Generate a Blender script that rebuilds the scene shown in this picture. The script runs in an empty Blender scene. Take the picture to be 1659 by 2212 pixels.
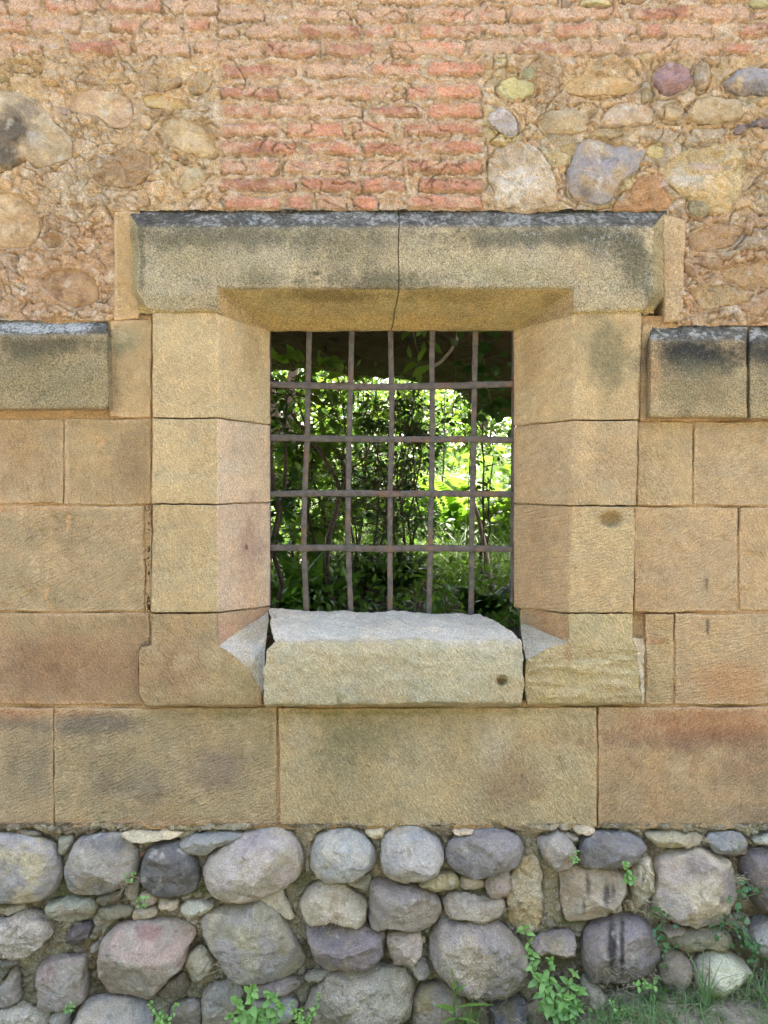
import bpy, math, random
import numpy as np
from mathutils import Vector, Matrix, Euler

# ------------------------------------------------------------------ camera, world, sun, exposure
sc = bpy.context.scene
D, S, XC, H, ZC = 2.24, 2.24 / 1671.0, 829.5, 1050.0, 1.60   # camera distance, metres per photo unit on the wall face
cd = bpy.data.cameras.new('camera'); cam = bpy.data.objects.new('camera', cd); sc.collection.objects.link(cam)
cam.location = (0, -D, ZC); cam.rotation_euler = (math.radians(90), 0, 0)
cd.sensor_fit = 'VERTICAL'; cd.sensor_height = 36; cd.lens = 36 * 1671 / 2212
cd.shift_y = -(1106 - H) / 2212; cd.clip_start = 0.05; cd.clip_end = 500
sc.camera = cam
SUN_EL, SUN_AZ = 54, 22
w = bpy.data.worlds.new('World'); sc.world = w; w.use_nodes = True
wn = w.node_tree; bg = wn.nodes['Background']; sky = wn.nodes.new('ShaderNodeTexSky')
sky.sky_type = 'NISHITA'; sky.sun_disc = False
sky.sun_elevation = math.radians(SUN_EL); sky.sun_rotation = math.radians(SUN_AZ)
sky.air_density = 0.7; sky.dust_density = 5.0; sky.ozone_density = 1.0
wn.links.new(sky.outputs[0], bg.inputs[0]); bg.inputs[1].default_value = 0.15
sd = bpy.data.lights.new('sun', 'SUN'); sun = bpy.data.objects.new('sun', sd); sc.collection.objects.link(sun)
sd.energy = 2.1; sd.angle = math.radians(0.5); sd.color = (1.0, 0.95, 0.86)
_sv = Vector((math.sin(math.radians(SUN_AZ)) * math.cos(math.radians(SUN_EL)),
              math.cos(math.radians(SUN_AZ)) * math.cos(math.radians(SUN_EL)), math.sin(math.radians(SUN_EL))))
sun.rotation_euler = (-_sv).to_track_quat('-Z', 'Y').to_euler(); sun.location = _sv * 20
sc.view_settings.view_transform = 'Standard'; sc.view_settings.look = 'None'
sc.view_settings.exposure = 3.5; sc.view_settings.gamma = 1.0
sc.cycles.max_bounces = 8; sc.cycles.diffuse_bounces = 4; sc.cycles.transparent_max_bounces = 8
sc.cycles.use_denoising = True

R = random.Random(7)
NR = np.random.RandomState(11)

# ------------------------------------------------------------------ numpy noise
_perm = np.random.RandomState(3).permutation(256)
_perm = np.concatenate([_perm, _perm, _perm])
_g = np.random.RandomState(4).normal(size=(256, 3)); _g /= np.linalg.norm(_g, axis=1)[:, None]

def perlin(p, seed=0):
    p = p + seed * 17.31
    i = np.floor(p).astype(np.int64); f = p - i; i &= 255
    u = f * f * f * (f * (f * 6 - 15) + 10)
    def gr(a, b, c):
        h = _perm[_perm[_perm[(i[:, 0] + a) & 255] + ((i[:, 1] + b) & 255)] + ((i[:, 2] + c) & 255)]
        g = _g[h]
        return g[:, 0] * (f[:, 0] - a) + g[:, 1] * (f[:, 1] - b) + g[:, 2] * (f[:, 2] - c)
    def lp(a, b, t): return a + (b - a) * t
    x00 = lp(gr(0, 0, 0), gr(1, 0, 0), u[:, 0]); x10 = lp(gr(0, 1, 0), gr(1, 1, 0), u[:, 0])
    x01 = lp(gr(0, 0, 1), gr(1, 0, 1), u[:, 0]); x11 = lp(gr(0, 1, 1), gr(1, 1, 1), u[:, 0])
    return lp(lp(x00, x10, u[:, 1]), lp(x01, x11, u[:, 1]), u[:, 2]) * 1.5

def fbm(p, freq, octv=3, seed=0, gain=0.5):
    r = np.zeros(len(p)); a = 1.0; t = 0
    for k in range(octv):
        r += a * perlin(p * freq * (2.03 ** k), seed + k * 3); t += a; a *= gain
    return r / t * 1.3

def ridged(p, freq, octv=3, seed=0):
    r = np.zeros(len(p)); a = 1.0; t = 0
    for k in range(octv):
        r += a * (1 - np.abs(perlin(p * freq * (2.1 ** k), seed + k * 5)) * 2); t += a; a *= .5
    return r / t

def vnoise(p, freq, amp, octv=2, seed=0):
    return np.stack([fbm(p, freq, octv, seed + 40 * k) for k in range(3)], 1) * amp

def worley(p2, freq, seed=0):
    """cell noise in 2-D: distance to nearest point, and a random value for that cell"""
    q = p2 * freq; i = np.floor(q).astype(np.int64)
    best = np.full(len(q), 9.0); sec = np.full(len(q), 9.0); val = np.zeros(len(q))
    for a in (-1, 0, 1):
        for b in (-1, 0, 1):
            c = i + np.array([a, b]); h = _perm[_perm[(c[:, 0] + seed) & 255] + (c[:, 1] & 255)]
            h2 = _perm[h + 77]; h3 = _perm[h + 31]
            d = np.hypot(c[:, 0] + h / 255. - q[:, 0], c[:, 1] + h2 / 255. - q[:, 1])
            sec = np.where(d < best, best, np.minimum(sec, d))
            val = np.where(d < best, h3 / 255., val); best = np.minimum(best, d)
    return best, sec, val

def sstep(a, b, x):
    t = np.clip((x - a) / (b - a), 0, 1); return t * t * (3 - 2 * t)

ALB = 0.84
def C(r, g, b, k=None):
    c = np.array([r, g, b]) / 255.
    return np.where(c <= .04045, c / 12.92, ((c + .055) / 1.055) ** 2.4) * (ALB * np.array([1.0, .995, .97]) if k is None else k)

def P(px, py, y=0.0):
    """photo units -> world, at real depth y"""
    f = (D + y) / D
    return np.array([(px - XC) * S * f, y, ZC + (H - py) * S * f])

def PX(p):
    """world points -> the photo units P() takes"""
    f = D / (D + p[:, 1]); return p[:, 0] * f / S + XC, H - (p[:, 2] - ZC) * f / S

# ------------------------------------------------------------------ mesh linking
def mesh(name, V, F, mat, parent=None, col=None, uv=None, smooth=True, loc='auto', fl=None):
    """V (n,3), F list of (m,k) int arrays"""
    if not isinstance(F, (list, tuple)): F = [F]
    V = np.asarray(V, float)
    pl = np.array(parent['_loc']) if parent is not None and '_loc' in parent else np.zeros(3)
    c = (V.min(0) + V.max(0)) / 2 if isinstance(loc, str) else np.array(loc, float)
    me = bpy.data.meshes.new(name)
    loops = np.concatenate([f.ravel() for f in F]).astype(np.int32)
    tot = np.concatenate([np.full(len(f), f.shape[1]) for f in F]).astype(np.int32)
    st = np.concatenate([[0], np.cumsum(tot)[:-1]]).astype(np.int32)
    me.vertices.add(len(V)); me.vertices.foreach_set('co', (V - c).astype(np.float32).ravel())
    me.loops.add(len(loops)); me.loops.foreach_set('vertex_index', loops)
    me.polygons.add(len(tot)); me.polygons.foreach_set('loop_start', st); me.polygons.foreach_set('loop_total', tot)
    me.update(calc_edges=True); me.validate()
    if smooth: me.polygons.foreach_set('use_smooth', np.ones(len(me.polygons), bool))
    if col is not None:
        a = me.color_attributes.new('Col', 'FLOAT_COLOR', 'POINT')
        cc = np.ones((len(V), 4), np.float32); cc[:, :col.shape[1]] = np.clip(col, 0, 1); a.data.foreach_set('color', cc.ravel())
    if uv is not None:
        l = me.uv_layers.new(name='UVMap'); li = np.zeros(len(me.loops), np.int32); me.loops.foreach_get('vertex_index', li)
        l.data.foreach_set('uv', uv[li].astype(np.float32).ravel())
    me.materials.append(mat)
    o = bpy.data.objects.new(name, me); sc.collection.objects.link(o)
    if parent is not None:
        o.parent = parent; o.location = c - pl
    else: o.location = c
    o['_loc'] = [float(x) for x in c]
    return o

def empty(name, label=None, cat=None, loc=(0, 0, 0), group=None, parent=None):
    o = bpy.data.objects.new(name, None); sc.collection.objects.link(o); o.empty_display_size = .1
    pl = np.array(parent['_loc']) if parent is not None else np.zeros(3)
    o.parent = parent; o.location = np.array(loc, float) - pl; o['_loc'] = [float(x) for x in loc]
    if label: o['label'] = label
    if cat: o['category'] = cat
    if group: o['group'] = group
    return o

def tag(o, label=None, cat=None, group=None, kind=None):
    for k, v in (('label', label), ('category', cat), ('group', group), ('kind', kind)):
        if v: o[k] = v
    return o

def gridF(nu, nv, off=0, keep=None):
    a = np.arange((nu - 1) * (nv - 1)); i = a // (nv - 1); j = a % (nv - 1)
    q = np.stack([i * nv + j, i * nv + j + 1, (i + 1) * nv + j + 1, (i + 1) * nv + j], 1) + off
    return q if keep is None else q[keep]

# ------------------------------------------------------------------ materials
def nt(name):
    m = bpy.data.materials.new(name); m.use_nodes = True; t = m.node_tree
    return m, t, t.nodes['Principled BSDF'], lambda k: t.nodes.new(k), t.links.new

def noise_node(t, vec, scale, detail=4, rough=.55):
    n = t.nodes.new('ShaderNodeTexNoise'); n.inputs['Scale'].default_value = scale
    n.inputs['Detail'].default_value = detail; n.inputs['Roughness'].default_value = rough
    t.links.new(vec, n.inputs['Vector']); return n

def remap(t, src, a, b, c, d):
    n = t.nodes.new('ShaderNodeMapRange'); t.links.new(src, n.inputs[0])
    for k, v in zip((1, 2, 3, 4), (a, b, c, d)): n.inputs[k].default_value = v
    return n.outputs[0]

def mixc(t, fac, a, b, mode='MIX'):
    n = t.nodes.new('ShaderNodeMix'); n.data_type = 'RGBA'; n.blend_type = mode
    for sock, v in ((n.inputs[0], fac), (n.inputs[6], a), (n.inputs[7], b)):
        if isinstance(v, (int, float)): sock.default_value = v
        elif isinstance(v, (tuple, list)): sock.default_value = (*v, 1)
        else: t.links.new(v, sock)
    return n.outputs[2]

def stone_mat(name, tool=0.0, grain=1.0, spots=0.0, rough=.92, fine=90, pits=0.0, speck=0.25):
    m, t, b, N, L = nt(name)
    ge = N('ShaderNodeNewGeometry'); at = N('ShaderNodeAttribute'); at.attribute_name = 'Col'
    pos = ge.outputs['Position']
    n1 = noise_node(t, pos, 34, 8, .68); n2 = noise_node(t, pos, 260, 3, .6); n3 = noise_node(t, pos, 7, 4, .6)
    c = mixc(t, 1.0, at.outputs['Color'], mixc(t, n1.outputs[0], (.66, .66, .67), (1.33, 1.325, 1.31)), 'MULTIPLY')
    c = mixc(t, 1.0, c, mixc(t, remap(t, n2.outputs[0], .35, .65, 0, 1), (1 - speck, 1 - speck, 1 - speck), (1 + speck, 1 + speck, 1 + speck)), 'MULTIPLY')
    c = mixc(t, remap(t, n3.outputs[0], .35, .7, 0, .35), c, mixc(t, 1.0, c, (1.12, .93, .74), 'MULTIPLY'))
    h = N('ShaderNodeMath'); h.operation = 'MULTIPLY_ADD'
    nb = noise_node(t, pos, fine, 6, .68)
    L(nb.outputs[0], h.inputs[0]); h.inputs[1].default_value = grain; h.inputs[2].default_value = 0
    hh = h.outputs[0]
    if tool:
        uv = N('ShaderNodeUVMap'); mp = N('ShaderNodeMapping'); mp.inputs['Scale'].default_value = (52, 165, 1)
        L(uv.outputs[0], mp.inputs[0])
        tn = noise_node(t, mp.outputs[0], 1, 2.5, .5)
        a = N('ShaderNodeMath'); a.operation = 'MULTIPLY_ADD'; L(tn.outputs[0], a.inputs[0]); a.inputs[1].default_value = tool
        L(hh, a.inputs[2]); hh = a.outputs[0]
        c = mixc(t, 1.0, c, mixc(t, remap(t, tn.outputs[0], .3, .7, 0, 1), (.92, .915, .91), (1.08, 1.08, 1.08)), 'MULTIPLY')
    if pits:
        vo = N('ShaderNodeTexVoronoi'); vo.inputs['Scale'].default_value = 55; L(pos, vo.inputs['Vector'])
        pr = remap(t, vo.outputs['Distance'], 0.0, .28, -pits, 0)
        a = N('ShaderNodeMath'); a.operation = 'ADD'; L(pr, a.inputs[0]); L(hh, a.inputs[1]); hh = a.outputs[0]
    if spots:  # pale lichen flecks where the alpha-like 'Lich' attribute asks for them
        la = N('ShaderNodeAttribute'); la.attribute_name = 'Lich'
        sn = noise_node(t, pos, 120, 6, .8)
        s = N('ShaderNodeMath'); s.operation = 'ADD'; L(sn.outputs[0], s.inputs[0]); L(la.outputs['Fac'], s.inputs[1])
        f = remap(t, s.outputs[0], .76, .84, 0, .8)
        c = mixc(t, f, c, tuple(C(206, 206, 200)))
        sn2 = noise_node(t, pos, 30, 3, .7)
        s2 = N('ShaderNodeMath'); s2.operation = 'ADD'; L(sn2.outputs[0], s2.inputs[0]); L(la.outputs['Fac'], s2.inputs[1])
        f2 = remap(t, s2.outputs[0], 1.02, 1.12, 0, .4)
        c = mixc(t, f2, c, tuple(C(150, 140, 60)))
    L(c, b.inputs['Base Color']); b.inputs['Roughness'].default_value = rough
    b.inputs['Specular IOR Level'].default_value = .25
    bu = N('ShaderNodeBump'); bu.inputs['Strength'].default_value = 1.0; bu.inputs['Distance'].default_value = .009
    L(hh, bu.inputs['Height']); L(bu.outputs[0], b.inputs['Normal'])
    return m

M_ASH = stone_mat('sandstone_tooled', tool=1.3, grain=.8, fine=170, speck=.3)
M_SMOOTH = stone_mat('sandstone_worn', tool=0, grain=.8, fine=130, speck=.25)
M_LICH = stone_mat('sandstone_lichen', tool=.4, grain=1.6, spots=1, fine=120, pits=.4, speck=.5)
M_BOULD = stone_mat('boulder_stone', grain=1.3, fine=70, pits=.2, speck=.2)
M_BOULDR = stone_mat('boulder_stone_rough', grain=2.3, fine=50, pits=.6, speck=.28)
M_MORT = stone_mat('lime_mortar', grain=2.2, fine=75, speck=.3, pits=.4)
M_BRICK = stone_mat('brick_and_mortar', grain=2.4, fine=85, speck=.3, pits=.35)
M_SOILW = stone_mat('earth_mortar', grain=2.0, fine=110, speck=.4, pits=.4)

def simple_mat(name, col, rough=.8, var=.3, scale=40, bump=.3, dist=.002, metal=0):
    m, t, b, N, L = nt(name)
    ge = N('ShaderNodeNewGeometry'); n = noise_node(t, ge.outputs['Position'], scale, 5, .6)
    c = mixc(t, remap(t, n.outputs[0], .3, .7, 0, 1), tuple(np.array(col) * (1 - var)), tuple(np.array(col) * (1 + var)))
    L(c, b.inputs['Base Color']); b.inputs['Roughness'].default_value = rough; b.inputs['Metallic'].default_value = metal
    n2 = noise_node(t, ge.outputs['Position'], scale * 5, 4, .6)
    bu = N('ShaderNodeBump'); bu.inputs['Strength'].default_value = bump; bu.inputs['Distance'].default_value = dist
    L(n2.outputs[0], bu.inputs['Height']); L(bu.outputs[0], b.inputs['Normal']); return m

def leaf_mat(name, col, trans, tmix=.45, rough=.45):
    m, t, b, N, L = nt(name)
    at = N('ShaderNodeAttribute'); at.attribute_name = 'Col'
    oi = N('ShaderNodeObjectInfo')
    base = mixc(t, 1.0, at.outputs['Color'], tuple(col), 'MULTIPLY')
    base = mixc(t, 1.0, base, mixc(t, oi.outputs['Random'], (.8, .85, .9), (1.2, 1.1, .95)), 'MULTIPLY')
    tc = mixc(t, 1.0, at.outputs['Color'], tuple(trans), 'MULTIPLY')
    L(base, b.inputs['Base Color']); b.inputs['Roughness'].default_value = rough
    b.inputs['Specular IOR Level'].default_value = .4
    tr = N('ShaderNodeBsdfTranslucent'); L(tc, tr.inputs[0])
    mx = N('ShaderNodeMixShader'); mx.inputs[0].default_value = tmix
    L(b.outputs[0], mx.inputs[1]); L(tr.outputs[0], mx.inputs[2])
    L(mx.outputs[0], t.nodes['Material Output'].inputs[0]); return m

M_IRON = simple_mat('weathered_iron', C(108, 97, 86, .6), .75, .45, 45, .9, .002)
_t = M_IRON.node_tree; _b = _t.nodes['Principled BSDF']; _c = _b.inputs['Base Color'].links[0].from_socket; geo_ = _t.nodes.new('ShaderNodeNewGeometry'); _n = noise_node(_t, geo_.outputs['Position'], 16, 6, .7)
_t.links.new(mixc(_t, remap(_t, _n.outputs[0], .52, .66, 0, .65), _c, (.19, .085, .035)), _b.inputs['Base Color'])
M_BARK = simple_mat('bark', (.10, .075, .05), .9, .5, 60, .8, .003)
M_STEM = simple_mat('green_stem', (.10, .16, .05), .7, .25, 60, .3)
M_STRAW = simple_mat('dry_straw', (.36, .29, .18), .9, .35, 30, .3)
M_PALETWIG = simple_mat('pale_dead_wood', (.42, .36, .30), .9, .25, 40, .5)
M_SOIL = simple_mat('soil', (.34, .28, .20), 1.0, .6, 22, 1.0, .02)
M_HUMUS = simple_mat('garden_humus', (.07, .055, .035), 1.0, .5, 20, 1.0, .02)
M_BOUNCE = simple_mat('added_bounce_path', (.36, .325, .265), 1.0, .15, 3, .6, .01)
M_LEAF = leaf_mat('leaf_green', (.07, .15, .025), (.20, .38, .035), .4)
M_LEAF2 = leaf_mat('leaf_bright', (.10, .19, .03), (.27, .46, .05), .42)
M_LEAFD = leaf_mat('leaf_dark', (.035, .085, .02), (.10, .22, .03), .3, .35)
M_HERB = leaf_mat('herb_leaf', (.22, .40, .10), (.27, .48, .08), .3)
M_IVY = leaf_mat('ivy_leaf', (.075, .17, .06), (.12, .24, .06), .25, .35)
M_GRASS = leaf_mat('grass_blade', (.18, .29, .09), (.24, .38, .06), .35)

# ------------------------------------------------------------------ vegetation helpers
LT_V = np.array([[0, 0, 0], [0, .33, .02], [0, .66, .02], [0, 1, -.06], [-.27, .26, .06], [-.25, .62, .07], [.27, .26, .06], [.25, .62, .07]], float)
LT_F = np.array([[0, 1, 4], [1, 2, 5], [1, 5, 4], [2, 3, 5], [0, 6, 1], [1, 7, 2], [1, 6, 7], [2, 7, 3]])

def leaves(pts, dirs, ups, size, width=1.0, droop=0.0):
    """instances of the leaf template; pts, dirs (n,3); size (n,)"""
    n = len(pts); d = dirs / (np.linalg.norm(dirs, axis=1)[:, None] + 1e-9)
    x = np.cross(d, ups); x /= (np.linalg.norm(x, axis=1)[:, None] + 1e-9); z = np.cross(x, d)
    T = LT_V.copy(); T[:, 0] *= width; T[:, 2] -= droop * T[:, 1] ** 2
    V = pts[:, None, :] + size[:, None, None] * (T[None, :, 0:1] * x[:, None] + T[None, :, 1:2] * d[:, None] + T[None, :, 2:3] * z[:, None])
    F = LT_F[None] + (np.arange(n) * len(LT_V))[:, None, None]
    return V.reshape(-1, 3), F.reshape(-1, 3)

def tube(path, rad, k=6):
    path = np.asarray(path, float); n = len(path); rad = np.broadcast_to(rad, (n,)) if np.ndim(rad) <= 1 else rad
    tn = np.gradient(path, axis=0); tn /= (np.linalg.norm(tn, axis=1)[:, None] + 1e-9)
    ref = np.array([0, 0, 1.]) if abs(tn[0, 2]) < .8 else np.array([1., 0, 0])
    a = np.cross(tn, ref); a /= (np.linalg.norm(a, axis=1)[:, None] + 1e-9); b = np.cross(tn, a)
    th = np.linspace(0, 2 * np.pi, k, endpoint=False)
    V = path[:, None] + rad[:, None, None] * (np.cos(th)[None, :, None] * a[:, None] + np.sin(th)[None, :, None] * b[:, None])
    F = []
    for i in range(n - 1):
        for j in range(k):
            F.append((i * k + j, i * k + (j + 1) % k, (i + 1) * k + (j + 1) % k, (i + 1) * k + j))
    return V.reshape(-1, 3), np.array(F)

class Acc:
    def __init__(s): s.V = []; s.F = {}; s.n = 0; s.c = []
    def add(s, V, F, col=None):
        s.F.setdefault(F.shape[1], []).append(F + s.n); s.V.append(V); s.n += len(V)
        s.c.append(np.ones((len(V), 3)) if col is None else (np.broadcast_to(col, (len(V), 3)) if np.ndim(col) == 1 else col))
    def build(s, name, mat, parent=None, **kw):
        return mesh(name, np.concatenate(s.V), [np.concatenate(f) for f in s.F.values()], mat, parent, col=np.concatenate(s.c), **kw)

def curve(p0, p1, sag=0.0, wob=0.0, n=8, r=R):
    p0 = np.array(p0, float); p1 = np.array(p1, float); t = np.linspace(0, 1, n)[:, None]
    q = p0 + (p1 - p0) * t; q[:, 2] += sag * (4 * t * (1 - t))[:, 0]
    if wob: q[1:-1] += np.cumsum(np.array([[r.gauss(0, wob) for _ in range(3)] for _ in range(n - 2)]), 0) * .5
    return q

def leafcol(n, rs, lo=.65, hi=1.35, hue=.15):
    v = rs.uniform(lo, hi, n); c = np.stack([v * (1 + rs.uniform(-hue, hue * 1.4, n)), v, v * (1 + rs.uniform(-.2, .2, n))], 1)
    return np.repeat(c, len(LT_V), 0)

def woody(name, label, cat, base, height, spread, nstem, leafsize, leafmat, seed, nleaf=1400, group=None, lean=(0, 0), twigs=34, rad=.014, lw=1.0, barkmat=None, crown_lo=.25):
    """shrub or sapling: stems that branch, leaves in sprays along the outer twigs"""
    r = random.Random(seed); rs = np.random.RandomState(seed)
    root = empty(name, label, cat, base, group); br = Acc(); nodes = []
    for s in range(nstem):
        a = r.uniform(0, 6.28); top = np.array([lean[0] + math.cos(a) * spread * r.uniform(.2, .6), lean[1] + math.sin(a) * spread * r.uniform(.2, .6), height * r.uniform(.75, 1.0)])
        q = curve(np.array(base) + np.array([math.cos(a), math.sin(a), 0]) * .02, np.array(base) + top, -.02, height * .03, 10, r)
        V, F = tube(q, np.linspace(rad, rad * .25, 10), 6); br.add(V, F)
        for k in range(twigs // nstem):
            i = r.uniform(crown_lo, 1) * 9; i0 = min(int(i), 8); p = q[i0] + (q[i0 + 1] - q[i0]) * (i - i0)
            aa = r.uniform(0, 6.28); ln = spread * r.uniform(.35, .9) * (1.15 - .5 * i / 9)
            e = p + np.array([math.cos(aa) * ln, math.sin(aa) * ln, ln * r.uniform(-.1, .7)])
            tq = curve(p, e, -.05 * ln, ln * .04, 7, r); V, F = tube(tq, np.linspace(rad * .3, rad * .1, 7), 4); br.add(V, F)
            nodes.append(tq)
    lv = Acc(); per = max(3, nleaf // len(nodes)); pts, dirs = [], []
    for tq in nodes:
        for k in range(per):
            i = r.uniform(1.2, 6); i0 = min(int(i), 5); p = tq[i0] + (tq[i0 + 1] - tq[i0]) * (i - i0)
            ax = tq[i0 + 1] - tq[i0]; ax = ax / (np.linalg.norm(ax) + 1e-9)
            off = rs.normal(size=3); off /= np.linalg.norm(off)
            p = p + off * leafsize * r.uniform(0, 1.1); pts.append(p); d = ax * .8 + off * 1.0 + np.array([0, 0, -.25]); dirs.append(d)
    pts = np.array(pts); dirs = np.array(dirs); ups = np.array([0, 0, 1.]) + rs.normal(size=pts.shape) * .45
    V, F = leaves(pts, dirs, ups, leafsize * rs.uniform(.45, 1.25, len(pts)) , lw, .12); lv.add(V, F, leafcol(len(pts), rs))
    br.build('branches' if cat != 'tree' else 'trunk', barkmat or M_BARK, root); lv.build('foliage' if cat != 'tree' else 'crown', leafmat, root)
    return root

def blades(bases, dirs, length, width, rs, seg=4, bend=.5):
    n = len(bases); V = np.zeros((n, (seg + 1) * 2, 3)); side = np.stack([-dirs[:, 1], dirs[:, 0], np.zeros(n)], 1)
    side /= np.linalg.norm(side, axis=1)[:, None] + 1e-9
    hd = dirs * np.array([1, 1, 0]); hd /= np.linalg.norm(hd, axis=1)[:, None] + 1e-9
    for i in range(seg + 1):
        t = i / seg; c = bases + length[:, None] * (dirs * t + hd * (bend * t * t)[:, None] - np.array([0, 0, 1.]) * (bend * .45 * t ** 3)[:, None]) if np.ndim(bend) else bases
        wd = width * (1 - t ** 1.6) + .0002
        V[:, i * 2] = c - side * (wd / 2)[:, None]; V[:, i * 2 + 1] = c + side * (wd / 2)[:, None]
    f = np.array([[2 * i, 2 * i + 1, 2 * i + 3, 2 * i + 2] for i in range(seg)])
    F = f[None] + (np.arange(n) * (seg + 1) * 2)[:, None, None]
    return V.reshape(-1, 3), F.reshape(-1, 4)

def grass_acc(acc, centers, rad, n, length, width, seed, tilt=.45, bend=(.2, .9), colr=(.7, 1.35), dry=.0):
    rs = np.random.RandomState(seed); c = np.array(centers)[rs.randint(0, len(centers), n)]
    b = c + rs.normal(size=(n, 3)) * np.array([rad, rad, 0]); a = rs.uniform(0, 6.28, n); t = np.abs(rs.normal(0, tilt, n))
    d = np.stack([np.cos(a) * np.sin(t), np.sin(a) * np.sin(t), np.cos(t)], 1)
    V, F = blades(b, d, length * rs.uniform(.45, 1.2, n), width * rs.uniform(.6, 1.3, n), rs, 4, rs.uniform(bend[0], bend[1], n))
    v = rs.uniform(*colr, n); col = np.stack([v, v, v], 1)
    isd = rs.rand(n) < dry; col[isd] = col[isd] * np.array([2.6, 1.35, 2.2])
    acc.add(V, F, np.repeat(col, 10, 0))

def fern(name, label, base, nfr, length, seed, mat, group=None):
    r = random.Random(seed); rs = np.random.RandomState(seed); root = empty(name, label, 'fern', base, group); st = Acc(); lv = Acc()
    for k in range(nfr):
        a = k / nfr * 6.28 + r.uniform(-.3, .3); ln = length * r.uniform(.75, 1.1); el = r.uniform(.9, 1.35)
        t = np.linspace(0, 1, 16); hd = np.array([math.cos(a), math.sin(a), 0])
        q = np.array(base) + hd * (t * math.cos(el) * ln + t ** 2.2 * ln * .35)[:, None] + np.array([0, 0, 1.]) * (t * math.sin(el) * ln - t ** 3 * ln * .35)[:, None]
        V, F = tube(q, np.linspace(.003, .0008, 16), 4); st.add(V, F)
        tt = np.linspace(.12, .99, 34); qi = np.stack([np.interp(tt, t, q[:, j]) for j in range(3)], 1); tg = np.gradient(qi, axis=0); tg /= np.linalg.norm(tg, axis=1)[:, None]
        sd_ = np.cross(tg, [0, 0, 1.]); sd_ /= np.linalg.norm(sd_, axis=1)[:, None] + 1e-9; up = np.cross(sd_, tg)
        sz = ln * .22 * np.sin(np.pi * np.clip(tt, .02, 1) ** .7) + .006
        for s in (-1, 1):
            V, F = leaves(qi, sd_ * s + tg * .35, up + rs.normal(size=qi.shape) * .12, sz, .42, .15); lv.add(V, F, leafcol(len(qi), rs, .85, 1.2, .08))
    st.build('stalks', M_STEM, root); lv.build('fronds', mat, root); return root

def strapplant(name, label, base, n, length, width, seed, mat, group=None, cat='plant'):
    rs = np.random.RandomState(seed); root = empty(name, label, cat, base, group); a = Acc()
    aa = rs.uniform(0, 6.28, n); t = rs.uniform(.1, .7, n); d = np.stack([np.cos(aa) * np.sin(t), np.sin(aa) * np.sin(t), np.cos(t)], 1)
    V, F = blades(np.array(base) + rs.normal(size=(n, 3)) * [.02, .02, 0], d, length * rs.uniform(.6, 1.1, n), np.full(n, width) * rs.uniform(.7, 1.2, n), rs, 4, rs.uniform(.3, 1., n))
    v = rs.uniform(.7, 1.3, n); a.add(V, F, np.repeat(np.stack([v, v, v], 1), 10, 0)); a.build('leaves', mat, root); return root

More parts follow.
